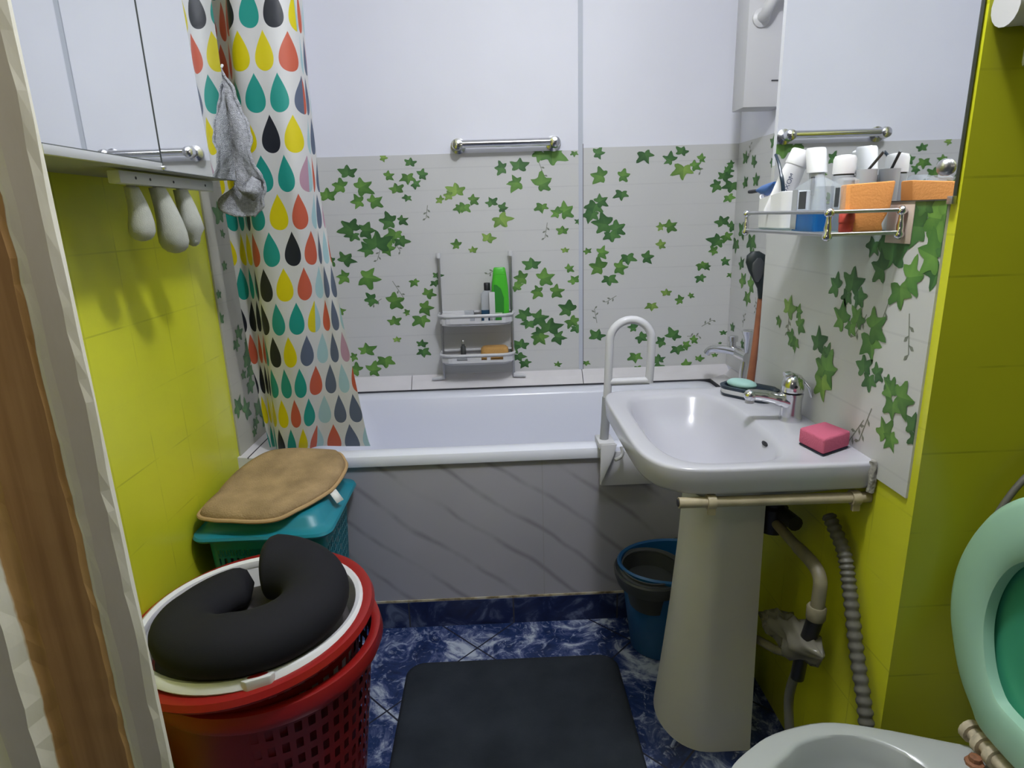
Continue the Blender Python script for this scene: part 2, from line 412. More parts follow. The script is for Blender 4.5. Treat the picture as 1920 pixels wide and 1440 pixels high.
# ------------------------------------------------------------------ room shell
XL, XR, XS, YB, YN, YJ, ZC = -0.80, 0.975, 0.705, 2.56, 0.957, 1.62, 2.60
struct(MB().box(-1.6, 1.5, -1.2, 2.66, -0.06, 0.0).build('floor', M['floor']))
struct(MB().box(-1.6, 1.5, -1.2, 2.66, ZC, ZC + 0.06).build('ceiling', M['ceil']))
wb = struct(MB().box(XL - 0.1, XR + 0.1, YB, YB + 0.1, 0, ZC).build('wall_back', M['paint']))
wl = struct(MB().box(XL - 0.1, XL, 0.40, YB, 0, ZC).build('wall_left', M['lime']))
wr = struct(MB().box(XR, XR + 0.1, YJ, YB, 0, ZC).build('wall_right', M['paint']))
b = MB()                                    # the boxed-out wall carrying the basin; its end faces the toilet corner
b.add([(XS, YN, 0), (XS, YJ, 0), (XS, YJ, ZC), (XS, YN, ZC)], [(0, 1, 2, 3)], 0, False)
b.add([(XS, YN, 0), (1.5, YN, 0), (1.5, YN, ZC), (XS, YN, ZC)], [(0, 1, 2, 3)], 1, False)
b.add([(XS, YJ, 0), (1.5, YJ, 0), (1.5, YJ, ZC), (XS, YJ, ZC)], [(0, 1, 2, 3)], 2, False)
b.add([(1.5, YN, 0), (1.5, YJ, 0), (1.5, YJ, ZC), (1.5, YN, ZC)], [(0, 1, 2, 3)], 2, False)
ws = struct(b.build('wall_right_boxed', [M['lime'], M['shaded'], M['paint']]))
struct(MB().box(1.5, 1.6, -1.2, YN, 0, ZC).build('wall_right_niche', M['shaded']))

# ivy wallpaper panels: a thin foam sheet with the leaves printed on it
LEAF = [(0, 1.0), (9, 0.86), (19, 0.70), (31, 0.58), (43, 0.68), (55, 0.95), (63, 1.10), (73, 0.92), (87, 0.64), (101, 0.60), (113, 0.71), (125, 0.80), (140, 0.64), (158, 0.42), (176, 0.25)]
TONES = [((0.024, 0.095, 0.028), (0.085, 0.22, 0.055)), ((0.045, 0.15, 0.030), (0.15, 0.32, 0.060)), ((0.10, 0.22, 0.04), (0.27, 0.43, 0.09))]
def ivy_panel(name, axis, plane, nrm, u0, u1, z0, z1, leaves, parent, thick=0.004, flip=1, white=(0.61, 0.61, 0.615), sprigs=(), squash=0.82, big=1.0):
    rng = random.Random(name)
    vs, fs, cs = [], [], []
    def P(u, z, d): return (u, plane + nrm * d, z) if axis == 0 else (plane + nrm * d, u, z)
    def quad(a, b2, c, d2, col):
        o = len(vs); vs.extend((a, b2, c, d2)); fs.append((o, o + 1, o + 2, o + 3)); cs.append([col] * 4)
    t = thick
    quad(P(u0, z0, t), P(u1, z0, t), P(u1, z1, t), P(u0, z1, t), white)
    for (a, c) in (((u0, z0), (u1, z0)), ((u1, z0), (u1, z1)), ((u1, z1), (u0, z1)), ((u0, z1), (u0, z0))):
        quad(P(*a, 0), P(*c, 0), P(*c, t), P(*a, t), white)
    cl = lambda u, z: (min(max(u, u0), u1), min(max(z, z0), z1))
    for k, (u, z, w, ang, tone) in enumerate(leaves):
        s = w / 1.78 * big; a0 = math.radians(ang); dk, lt = TONES[tone]; d = t + 0.0005 + 0.00012 * (k % 7)
        jit = [1 + rng.uniform(-0.08, 0.08) for _ in range(40)]; sk = rng.uniform(0.85, 1.15)
        pts = []
        for side in (1, -1):
            seq = LEAF if side == 1 else LEAF[::-1]
            for i, (an, r) in enumerate(seq):
                if side == -1 and an in (0, 180): continue
                an2 = math.radians(an) * side; rr = r * jit[(i + (20 if side < 0 else 0)) % 40] * (sk if side > 0 else 2 - sk)
                lx, ly = rr * math.sin(an2), rr * math.cos(an2)
                x2 = lx * math.cos(a0) + ly * math.sin(a0); y2 = -lx * math.sin(a0) + ly * math.cos(a0)
                pts.append((u + flip * x2 * s, z + y2 * s * squash, an, side))
        o = len(vs); vs.append(P(*cl(u, z), d))
        for q in pts: vs.append(P(*cl(q[0], q[1]), d))
        n = len(pts); sh = rng.uniform(0.85, 1.15)
        mixc = lambda f: tuple(min(1, (dk[i] * (1 - f) + lt[i] * f) * sh) for i in range(3))
        for i in range(n):
            j = (i + 1) % n
            f = 0.15 if pts[i][3] > 0 else 0.6
            fs.append((o, o + 1 + i, o + 1 + j)); cs.append([mixc(f + 0.45), mixc(f), mixc(f)])
    for (u, z, L, ang) in sprigs:            # thin stems with small seed pods, printed too
        a0 = math.radians(ang); d = t + 0.0004; dx, dz = math.sin(a0) * flip, math.cos(a0); g = (0.20, 0.22, 0.18)
        px, pz = dz * 0.0012, -dx * 0.0012
        quad(P(*cl(u - px, z - pz), d), P(*cl(u + px, z + pz), d), P(*cl(u + dx * L + px, z + dz * L + pz), d), P(*cl(u + dx * L - px, z + dz * L - pz), d), g)
        for i in range(4):
            c0 = (u + dx * L * (0.3 + 0.23 * i), z + dz * L * (0.3 + 0.23 * i)); a1 = a0 + (0.9 if i % 2 else -0.9); e = (math.sin(a1) * flip * 0.017, math.cos(a1) * 0.017)
            wv = (e[1] * 0.22, -e[0] * 0.22); mid = (c0[0] + e[0] * 0.6, c0[1] + e[1] * 0.6)
            quad(P(*cl(*c0), d), P(*cl(mid[0] + wv[0], mid[1] + wv[1]), d), P(*cl(c0[0] + e[0], c0[1] + e[1]), d), P(*cl(mid[0] - wv[0], mid[1] - wv[1]), d), g)
    me = bpy.data.meshes.new(name); me.from_pydata(vs, [], fs); me.materials.append(M['ivy'])
    ca = me.color_attributes.new('print', 'FLOAT_COLOR', 'CORNER'); i = 0
    for f in cs:
        for c in f: ca.data[i].color = (c[0], c[1], c[2], 1); i += 1
    me.update()
    o = bpy.data.objects.new(name, me); COL.objects.link(o); o.parent = parent
    o['kind'] = 'structure'
    return o
IVY_BACK=[(-0.411,1.53,0.046,100,2),(-0.548,1.477,0.082,0,0),(-0.578,1.431,0.082,-70,1),(-0.502,1.425,0.098,60,1),(-0.635,1.395,0.083,0,1),(-0.515,1.371,0.072,-90,1),(-0.461,1.37,0.08,60,1),(-0.396,1.463,0.055,70,1),(-0.306,1.507,0.054,10,0),(-0.266,1.463,0.059,80,0),(-0.32,1.457,0.07,180,1),(-0.293,1.431,0.051,120,0),(-0.367,1.411,0.067,-10,1),(-0.326,1.382,0.044,200,0),(-0.133,1.398,0.087,0,2),(-0.107,1.341,0.068,200,1),(-0.198,1.368,0.044,-60,2),(-0.163,1.385,0.052,-80,2),(-0.073,1.364,0.06,70,1),(-0.122,1.336,0.056,190,1),(-0.556,1.27,0.11,-40,0),(-0.503,1.26,0.094,90,0),(-0.55,1.245,0.069,200,0),(-0.401,1.293,0.093,-80,0),(-0.357,1.296,0.057,70,0),(-0.384,1.244,0.086,190,1),(-0.367,1.217,0.074,160,0),(-0.461,1.207,0.128,0,0),(-0.496,1.187,0.083,-95,0),(-0.424,1.189,0.083,95,1),(-0.142,1.193,0.054,-70,1),(-0.646,1.146,0.067,-80,0),(-0.591,1.149,0.087,40,0),(-0.598,1.084,0.076,-80,1),(-0.513,1.077,0.114,100,1),(-0.497,0.99,0.078,-100,0),(-0.412,0.977,0.099,70,1),(-0.416,0.893,0.066,-5,1),(-0.322,1.055,0.051,150,1),(-0.271,1.004,0.069,40,1),(-0.29,0.948,0.083,90,1),(-0.359,0.929,0.039,-90,1),(-0.304,0.901,0.088,170,1),(-0.23,1.074,0.051,20,0),(-0.24,1.048,0.047,170,0),(-0.637,0.945,0.056,140,1),(-0.411,0.818,0.04,0,2),(-0.311,0.796,0.054,10,0),(-0.307,0.766,0.068,180,0),(-0.542,0.777,0.085,0,1),(-0.591,0.754,0.05,-90,1),(-0.466,0.734,0.091,180,1),(-0.521,0.692,0.087,80,1),(-0.589,0.697,0.082,-60,1),(0.048,1.48,0.07,-85,0),(0.113,1.484,0.082,5,0),(0.103,1.425,0.087,-90,1),(0.199,1.415,0.103,65,1),(0.002,1.35,0.06,-20,0),(0.041,1.329,0.056,90,0),(0.034,1.288,0.094,150,2),(-0.018,1.214,0.066,20,2),(-0.082,1.17,0.042,0,2),(0.242,1.527,0.12,180,1),(0.194,1.532,0.077,-110,1),(0.329,1.527,0.035,180,1),(0.201,1.332,0.065,180,1),(0.288,1.309,0.093,60,1),(0.26,1.304,0.061,-60,1),(0.281,1.234,0.058,0,1),(0.291,1.158,0.038,0,2),(0.345,1.269,0.033,-120,0),(0.156,1.104,0.085,0,0),(0.116,1.054,0.081,-80,1),(0.201,1.051,0.098,70,1),(0.087,1.02,0.06,130,1),(0.303,1.086,0.051,60,1),(0.327,1.036,0.06,-30,1),(0.18,0.998,0.074,-85,1),(0.248,0.995,0.078,75,1),(0.123,0.903,0.084,-40,0),(0.174,0.89,0.097,80,0),(0.134,0.87,0.067,200,0),(0.222,0.844,0.116,10,0),(0.186,0.823,0.076,-90,0),(0.302,0.919,0.097,-60,0),(0.315,0.872,0.08,140,1),(0.333,0.842,0.063,170,0),(0.181,0.81,0.09,150,1),(0.254,0.807,0.081,100,0),(0.077,0.761,0.073,-80,0),(0.105,0.776,0.077,10,0),(0.09,0.731,0.068,160,0),(0.118,0.703,0.06,150,0),(0.253,0.688,0.037,10,1),(0.418,1.523,0.066,90,0),(0.433,1.44,0.091,-75,1),(0.517,1.437,0.071,80,1),(0.516,1.371,0.068,180,0),(0.41,1.328,0.089,200,0),(0.429,1.344,0.073,60,0),(0.398,1.296,0.086,-160,0),(0.451,1.257,0.115,-80,0),(0.494,1.235,0.091,60,0),(0.473,1.215,0.083,170,0),(0.381,1.151,0.042,-20,1),(0.435,1.145,0.072,85,1),(0.429,1.086,0.098,-70,1),(0.507,1.084,0.081,85,1),(0.468,1.04,0.077,180,0),(0.543,1.123,0.08,175,0),(0.619,1.12,0.072,80,0),(0.676,1.167,0.055,60,2),(0.708,1.239,0.074,60,1),(0.676,1.238,0.045,-80,2),(0.707,0.973,0.052,0,2),(0.647,0.925,0.062,180,2),(0.766,0.943,0.053,-80,1),(0.807,0.959,0.035,50,1),(0.605,1.514,0.082,160,0),(0.704,1.491,0.067,-60,0),(0.749,1.519,0.062,20,0),(0.757,1.456,0.099,180,2),(0.799,1.467,0.059,60,1),(0.825,1.492,0.047,70,1),(0.917,1.422,0.068,20,0),(0.894,1.393,0.068,-90,0),(0.951,1.391,0.08,190,0),(0.946,1.469,0.043,-70,0),(0.933,1.445,0.048,30,0),(0.943,1.345,0.057,160,1),(0.923,1.249,0.07,-20,0),(0.961,1.231,0.062,60,0),(0.91,1.177,0.084,-140,0),(0.897,1.139,0.055,-100,1),(0.941,1.195,0.063,130,1),(0.847,1.085,0.056,140,1),(0.845,1.034,0.056,150,0),(0.939,1.095,0.051,70,0),(0.867,1.076,0.043,80,0),(0.968,1.041,0.039,170,1),(0.981,0.979,0.026,0,1),(0.986,0.904,0.022,0,1),(0.422,0.803,0.081,20,0),(0.575,0.834,0.058,-80,0),(0.605,0.794,0.072,130,0),(0.694,0.771,0.064,-100,0),(0.742,0.794,0.082,40,0),(0.76,0.739,0.069,170,0),(0.827,0.773,0.05,70,1),(0.794,0.753,0.055,100,1),(0.685,0.693,0.069,0,0),(0.672,0.663,0.065,150,0),(0.585,0.713,0.074,180,1),(0.593,0.662,0.046,180,1),(0.375,0.693,0.037,180,1),(0.8,0.666,0.065,60,1),(0.853,0.691,0.046,20,1),(0.923,0.703,0.032,0,1),(0.954,0.798,0.036,0,0),(0.941,0.755,0.018,0,0),(0.991,0.744,0.032,0,0)]
IVY_RECESS=[(2.477,1.48,0.058,10,0),(2.399,1.462,0.053,30,0),(2.468,1.21,0.08,20,0),(2.52,1.166,0.07,180,0),(2.37,1.182,0.085,180,0),(2.368,1.395,0.056,0,0),(2.467,1.39,0.051,-20,0),(2.452,1.087,0.057,-20,0),(2.425,1.025,0.069,-30,1),(2.351,1.016,0.071,60,1),(2.374,0.973,0.068,180,1),(2.504,0.828,0.047,0,0),(2.395,0.783,0.042,60,0),(2.238,1.513,0.059,0,0),(2.24,1.453,0.039,-160,0),(2.351,1.128,0.058,10,0),(2.272,1.037,0.076,60,1),(2.233,0.998,0.049,180,0)]
IVY_SINK=[(1.006,1.277,0.066,95,1),(1.035,1.263,0.059,-90,0),(1.025,1.294,0.042,-10,0),(0.977,1.284,0.048,60,1),(0.991,1.251,0.049,150,1),(0.99,1.218,0.064,-75,1),(0.964,1.221,0.056,50,0),(0.976,1.196,0.054,200,0),(0.946,1.193,0.04,120,0),(1.093,1.212,0.078,-5,0),(1.121,1.187,0.052,-75,0),(1.04,1.18,0.058,80,1),(1.061,1.155,0.054,165,1),(1.153,1.228,0.038,200,0),(1.117,1.243,0.046,180,0),(1.265,1.141,0.047,-60,0),(1.208,1.149,0.061,5,0),(1.182,1.128,0.04,140,0),(1.222,1.126,0.035,190,0),(1.464,1.065,0.055,15,2),(1.51,1.031,0.028,-140,1),(1.416,1.065,0.034,80,1),(1.405,1.036,0.043,50,1),(1.433,1.002,0.045,-140,1),(1.416,0.994,0.037,180,1),(1.232,1.076,0.055,-60,1),(1.177,1.085,0.046,20,1),(1.124,1.082,0.062,55,1),(1.129,1.053,0.059,160,1),(1.199,1.069,0.035,190,1),(1.315,1.01,0.057,-5,0),(1.274,0.996,0.038,80,0),(1.283,0.964,0.061,-70,1),(1.268,0.962,0.067,80,1),(1.282,0.931,0.059,160,2),(1.138,0.999,0.046,-15,0),(1.098,0.998,0.035,50,0),(1.117,0.981,0.039,170,0),(1.064,0.989,0.032,70,0),(1.051,0.976,0.043,-50,1),(1.023,0.974,0.057,85,1),(1.04,0.954,0.043,170,1),(1.053,0.897,0.048,-30,1),(1.034,0.894,0.038,150,1),(0.979,0.935,0.044,0,0),(0.971,0.917,0.039,170,0)]
IVY_LEFT=[(1.914,1.325,0.066,0,0),(1.918,1.272,0.027,20,0),(1.831,1.104,0.029,0,0),(1.927,0.972,0.047,10,0),(1.898,0.948,0.04,180,0),(2.003,0.975,0.036,0,0),(1.991,0.918,0.065,180,0),(1.961,0.874,0.058,20,0),(1.972,0.845,0.049,180,0),(1.957,0.803,0.058,160,0),(1.848,0.757,0.061,-30,0),(1.9,0.734,0.063,60,0),(2.0,0.704,0.073,20,0),(2.048,0.672,0.068,160,0),(1.944,0.645,0.032,0,0),(1.82,1.034,0.038,0,0),(1.961,0.678,0.042,180,0),(1.9,1.18,0.03,0,0),(1.985,0.939,0.042,60,0),(1.918,0.842,0.032,0,0)]

SEAM = 0.357
ivy_panel('ivy_panel', 0, YB, -1, XL + 0.002, SEAM - 0.004, 0.665, 1.538, [q for q in IVY_BACK if q[0] < SEAM], wb, big=0.86, sprigs=[(-0.44, 1.21, 0.07, 200), (-0.40, 1.23, 0.06, 150), (-0.25, 1.35, 0.05, 190), (-0.41, 1.06, 0.08, 150), (0.19, 1.50, 0.07, 160), (0.22, 1.27, 0.06, 190), (-0.46, 0.99, 0.05, 240), (0.02, 1.1, 0.05, 240)])
ivy_panel('ivy_panel', 0, YB, -1, SEAM + 0.004, XR - 0.003, 0.665, 1.545, [q for q in IVY_BACK if q[0] >= SEAM], wb, big=0.86, sprigs=[(0.44, 1.36, 0.07, 210), (0.42, 0.86, 0.06, -10), (0.80, 1.49, 0.05, 150), (0.86, 0.83, 0.05, 60), (0.50, 0.97, 0.05, 240), (0.8, 0.79, 0.05, 90)])
ivy_panel('ivy_panel', 1, XR, -1, YJ + 0.05, YB - 0.006, 0.665, 1.545, IVY_RECESS, wr, flip=-1, squash=1.0, sprigs=[(2.45, 1.47, 0.06, 10), (2.40, 0.85, 0.05, 10), (2.3, 0.98, 0.05, 170)])
ivy_panel('ivy_panel', 1, XS, -1, YN + 0.018, YJ - 0.002, 0.805, 1.40, IVY_SINK, ws, flip=-1, squash=1.0, big=1.12, white=(0.58, 0.585, 0.59), sprigs=[(1.09, 1.13, 0.06, 200), (1.03, 1.12, 0.07, 170), (1.15, 1.10, 0.06, 215), (1.46, 1.05, 0.04, 180), (1.10, 0.93, 0.08, 200), (1.12, 0.90, 0.07, 215)])
ivy_panel('ivy_panel', 1, XL, 1, 1.815, YB - 0.006, 0.60, 1.54, IVY_LEFT, wl, squash=1.0, big=1.15, thick=0.005, white=(0.40, 0.39, 0.33))  # paper ground darkened towards olive to hold the curtain's shadow
# white painted upper part of the left wall behind the curtain, and of the boxed wall behind the mirror
struct(MB().box(XL, XL + 0.004, 1.815, YB, 1.54, ZC).build('trim_1', M['paint']))
struct(MB().box(XS - 0.003, XS, YN + 0.018, YJ, 1.40, ZC).build('trim_2', M['paint']))
# upright joint strip on the back wall
s = MB().box(SEAM - 0.012, SEAM + 0.005, YB - 0.005, YB, 0.665, ZC, 0)
s.box(SEAM + 0.0045, SEAM + 0.0065, YB - 0.0055, YB, 0.665, 1.56, 1)
struct(s.build('trim_3', [M['joint'], M['seal']]))

# tiled bath front, blue skirting, grout line, ledge tiles round the bath
YA = 1.795
struct(MB().box(XL, XS + 0.27, YA, YA + 0.03, 0.098, 0.575).build('trim_7', M['marble']))
k = MB().box(XL, XS, YA - 0.006, YA + 0.03, 0.0, 0.092, 0)
k.box(XL, XS, YA - 0.003, YA + 0.03, 0.092, 0.099, 1)
struct(k.build('baseboard_back', [M['skirt'], M['grout']]))
k = MB()
for (x0, x1) in ((XL, -0.36), (-0.357, SEAM - 0.002), (SEAM + 0.001, XR)):
    prism([(x0, 2.502, 0.600), (x0, 2.502, 0.617), (x0, 2.53, 0.645), (x0, YB, 0.668), (x0, YB, 0.60)], (x1 - x0, 0, 0), k, 0)
k.box(XL, 0.93, 2.494, 2.503, 0.596, 0.6165, 1)
struct(k.build('trim_4', [M['ledge'], M['seal']]))
k = MB(); prism([(XR, YJ, 0.66), (XR - 0.03, YJ, 0.635), (XR - 0.085, YJ, 0.618), (XR - 0.085, YJ, 0.56), (XR, YJ, 0.56)], (0, 2.50 - YJ, 0), k, 0)
k.box(XR - 0.092, XR - 0.084, YJ + 0.2, 2.50, 0.595, 0.6165, 1)
struct(k.build('trim_5', [M['ledge'], M['seal']]))
k = MB(); prism([(XL, 1.80, 0.615), (XL + 0.085, 1.80, 0.608), (XL + 0.085, 1.80, 0.575), (XL, 1.80, 0.575)], (0, 0.70, 0), k, 0)
k.box(XL + 0.03, XL + 0.033, 1.80, 2.5, 0.609, 0.6135, 1)
struct(k.build('trim_6', [M['ledge'], M['seal']]))

# ------------------------------------------------------------------ worn door jamb at the left of the view, front wall round the doorway
def jamb():
    prof = [(-0.362, 0.563), (-0.3605, 0.556), (-0.366, 0.551), (-0.384, 0.549), (-0.389, 0.546), (-0.393, 0.539), (-0.437, 0.528), (-0.443, 0.516), (-0.447, 0.500), (-0.470, 0.496), (-0.476, 0.486), (-0.53, 0.480), (-0.60, 0.478), (-0.60, 0.563)]
    wear = [0.0, 0.05, 0.08, 0.10, 0.30, 0.98, 0.98, 0.50, 0.05, 0.05, 0.30, 0.95, 0.95, 0.0]
    nz = 120; vs, fs, cs = [], [], []
    rng = random.Random(4)
    for i in range(nz + 1):
        z = ZC * i / nz
        for j, (x, y) in enumerate(prof):
            dx = rng.uniform(-0.0012, 0.0012) if 2 <= j <= 10 else 0
            if j in (1, 2) : dx += 0.0008 * math.sin(z * 23) + 0.0006 * math.sin(z * 51)
            vs.append((x + dx - 0.0085, y, z))
    n = len(prof)
    def wv(j, z):
        w = wear[j]
        if z > 1.335 and j in (4, 5, 6, 7): w = 0.0 + (0.9 if z < 1.36 and j in (5, 6) else 0.0)      # the paint survives above
        if j in (10, 11, 12) and z > 0.86: w = 0.1
        if j == 8 and z < 0.5: w = 0.3
        return w
    for i in range(nz):
        for j in range(n):
            k2 = (j + 1) % n; fs.append((i * n + j, i * n + k2, (i + 1) * n + k2, (i + 1) * n + j))
            z0, z1 = ZC * i / nz, ZC * (i + 1) / nz
            cs.append([wv(j, z0), wv(k2, z0), wv(k2, z1), wv(j, z1)])
    me = bpy.data.meshes.new('door_1'); me.from_pydata(vs, [], fs); me.materials.append(M['jamb'])
    ca = me.color_attributes.new('wear', 'FLOAT_COLOR', 'CORNER'); i = 0
    for f in cs:
        for w in f: ca.data[i].color = (w, w, w, 1); i += 1
    bm = bmesh.new(); bm.from_mesh(me); bmesh.ops.recalc_face_normals(bm, faces=bm.faces); bm.to_mesh(me); bm.free()
    o = bpy.data.objects.new('door_1', me); COL.objects.link(o); return struct(o)
jamb()
struct(MB().box(-1.6, -0.60, 0.42, 0.55, 0, ZC).build('wall_front', M['lime']))

# ------------------------------------------------------------------ bathtub
def bathtub():
    cx, cy = 0.0825, 2.146; hx, hy = 0.7985, 0.35
    R = [rrect(cx, cy + 0.014, hx - 0.02, hy - 0.026, 0.03, 0.05), rrect(cx, cy + 0.014, hx - 0.012, hy - 0.024, 0.03, 0.574),  rrect(cx, cy, hx + 0.0, hy + 0.012, 0.03, 0.574), rrect(cx, cy, hx, hy + 0.016, 0.035, 0.592), rrect(cx, cy, hx, hy + 0.010, 0.04, 0.606), rrect(cx, cy, hx - 0.008, hy - 0.004, 0.05, 0.612),
         rrect(cx, cy, hx - 0.045, hy - 0.036, 0.09, 0.612), rrect(cx, cy, hx - 0.058, hy - 0.050, 0.10, 0.606), rrect(cx, cy, hx - 0.066, hy - 0.058, 0.11, 0.592), rrect(cx, cy, hx - 0.10, hy - 0.072, 0.12, 0.50), rrect(cx, cy, hx - 0.15, hy - 0.10, 0.13, 0.30), rrect(cx, cy, hx - 0.19, hy - 0.13, 0.13, 0.22), rrect(cx, cy, hx - 0.26, hy - 0.18, 0.12, 0.195), rrect(cx, cy, 0.2, 0.08, 0.05, 0.19)]
    t = thing('bathtub', 'white enamelled bathtub behind the grey marble tiled front', 'bathtub', (cx, cy, 0))
    MB().rings(R, 0, True, True).build('tub_body', M['enamel'], t)
    kids(t)
bathtub()

# ------------------------------------------------------------------ shower curtain on its rod
def curtain():
    rod = thing('curtain_rod', 'white rod over the bath that carries the raindrop curtain', 'curtain rod', (0, 1.745, 2.36))
    MB().tube([(XL, 1.745, 2.36), (XR, 1.745, 2.36)], 0.012, 14).build('rod', M['white_metal'], rod)
    for x, d in ((XL, 1), (XR, -1)):
        MB().lathe([(0.028, 0), (0.028, 0.008), (0.014, 0.012)], (x, 1.745, 2.36), (d, 0, 0), 20).build('end_flange', M['white_plastic'], rod)
    kids(rod)
    top = [(-0.760, 1.80), (-0.725, 1.83), (-0.655, 1.835), (-0.618, 1.775), (-0.595, 1.725), (-0.535, 1.715), (-0.482, 1.722), (-0.462, 1.745), (-0.456, 1.765), (-0.453, 1.785), (-0.456, 1.80)]
    mid = [(-0.735, 1.80), (-0.715, 1.835), (-0.690, 1.83), (-0.660, 1.775), (-0.638, 1.737), (-0.575, 1.727), (-0.518, 1.733), (-0.492, 1.752), (-0.480, 1.775), (-0.472, 1.795), (-0.470, 1.81)]
    bot = [(-0.722, 1.860), (-0.712, 1.864), (-0.700, 1.860), (-0.690, 1.838), (-0.665, 1.824), (-0.632, 1.820), (-0.602, 1.824), (-0.586, 1.840), (-0.560, 1.856), (-0.475, 1.846), (-0.398, 1.838)]
    K = 8
    A, B, C = [[(p.x, p.y) for p in catmull([(x, y, 0) for x, y in q], K)] for q in (top, mid, bot)]
    ln = lambda Q, i: math.dist(Q[i], Q[i - 1])
    cum = [0.0]
    for i in range(1, len(A)): cum.append(cum[-1] + (max(ln(A, i), ln(B, i)) if i < 7 * K else max(ln(A, i), ln(C, i))))
    PU, PV, Z0, Z1 = 0.0605, 0.0965, 0.622, 2.345
    nu = int(cum[-1] / PU * 8); nv = int((Z1 - Z0) / PV * 6)
    def at(Q, s):
        i = 1
        while i < len(cum) - 1 and cum[i] < s: i += 1
        t = (s - cum[i - 1]) / max(1e-9, cum[i] - cum[i - 1])
        return (Q[i - 1][0] * (1 - t) + Q[i][0] * t, Q[i - 1][1] * (1 - t) + Q[i][1] * t)
    U0, V0 = -(cum[5 * K] + 0.23 * (cum[6 * K] - cum[5 * K])) / PU, 0.186
    vs, fs, uvs, cs = [], [], [], []
    teal, yel, dark, coral, slate, mauve, pale = (0.012, 0.27, 0.23), (0.62, 0.53, 0.004), (0.013, 0.016, 0.026), (0.50, 0.10, 0.055), (0.10, 0.125, 0.19), (0.42, 0.25, 0.33), (0.33, 0.50, 0.55)
    T, Y, D, O, G, V, L = teal, yel, dark, coral, slate, mauve, pale
    ROWS = {12: (O, D, T, D, Y, L), 11: (O, T, Y, Y, O, L), 10: (D, T, T, T, G, L), 9: (O, T, Y, D, Y, G), 8: (Y, T, T, T, V, G), 7: (T, D, T, Y, O, L), 6: (Y, O, T, D, O, L), 5: (T, D, D, Y, O, G),
            4: (D, D, T, T, Y, G), 3: (O, T, D, Y, G, G), 2: (D, T, T, T, O, G), 1: (Y, Y, Y, O, T, G), 0: (T, D, T, Y, O, G)}
    SEQ2 = [[slate, pale, coral], [slate, slate, pale], [pale, coral, slate], [slate, mauve, pale]]
    uu = [U0 + k / 8 for k in range(nu + 1)]; vv = [V0 + k / 6 for k in range(nv + 1)]
    for v in vv:
        z = Z0 + (v - V0) * PV; t = (z - Z0) / (Z1 - Z0)
        for u in uu:
            s = min((u - U0) * PU, cum[-1])
            a, b2, c = at(A, s), at(B, s), at(C, s)
            if t > 0.45: f = (t - 0.45) / 0.55; p = tuple(b2[i] * (1 - f) + a[i] * f for i in range(2))
            else: f = t / 0.45; f = f ** 0.72; p = tuple(c[i] * (1 - f) + b2[i] * f for i in range(2))
            w = 0.0035 * math.sin(s * 60 + z * 5) * (1 - abs(2 * t - 1)) + 0.002 * math.sin(z * 11 + s * 20)
            vs.append((p[0] + w * 0.5, p[1] + w, z))
    n = len(uu)
    for j in range(len(vv) - 1):
        for i in range(n - 1):
            fs.append((j * n + i, j * n + i + 1, (j + 1) * n + i + 1, (j + 1) * n + i))
            um, vm = (uu[i] + uu[i + 1]) / 2, (vv[j] + vv[j + 1]) / 2
            row = int(math.floor(vm)); col = int(math.floor(um + 0.5 * (row % 2)))
            faded = (um - U0) * PU > cum[7 * K + 4]
            q = SEQ2[row % 4]
            cs.append(q[col % len(q)] if faded else ROWS[row % 13][min(max(col + 3, 0), 5)])
            uvs.append([(uu[i], vv[j]), (uu[i + 1], vv[j]), (uu[i + 1], vv[j + 1]), (uu[i], vv[j + 1])])
    me = bpy.data.meshes.new('shower_curtain'); me.from_pydata(vs, [], fs); me.materials.append(M['curtain'])
    me.uv_layers.new(name='drops'); me.color_attributes.new('drop', 'FLOAT_COLOR', 'CORNER'); i = 0
    uvl = me.uv_layers['drops']; ca = me.color_attributes['drop']
    for f, c in zip(uvs, cs):
        for q in f: uvl.data[i].uv = q; ca.data[i].color = (c[0], c[1], c[2], 1); i += 1
    me.polygons.foreach_set('use_smooth', [True] * len(fs)); me.update()
    o = bpy.data.objects.new('shower_curtain', me); COL.objects.link(o)
    tag(o, 'white shower curtain printed with coloured raindrops, gathered at the left end of the bath', 'shower curtain')
curtain()

# ------------------------------------------------------------------ chrome towel bar on the back wall
def towel_bar():
    t = thing('towel_bar', 'short chrome bar fixed to the back wall above the ivy paper', 'towel bar', (0.06, YB, 1.56))
    y = YB - 0.056; z = 1.566
    MB().tube([(-0.112, y, z), (0.242, y, z)], 0.0145, 16).build('bar', M['chrome'], t)
    for x in (-0.118, 0.248):
        MB().lathe([(0.029, 0), (0.029, 0.007), (0.014, 0.012), (0.012, 0.03), (0.0195, 0.038), (0.022, 0.055), (0.019, 0.072), (0.007, 0.077)], (x, YB - 0.001, z - 0.002), (0, -1, 0), 20).build('post', M['chrome'], t)
    kids(t)
towel_bar()

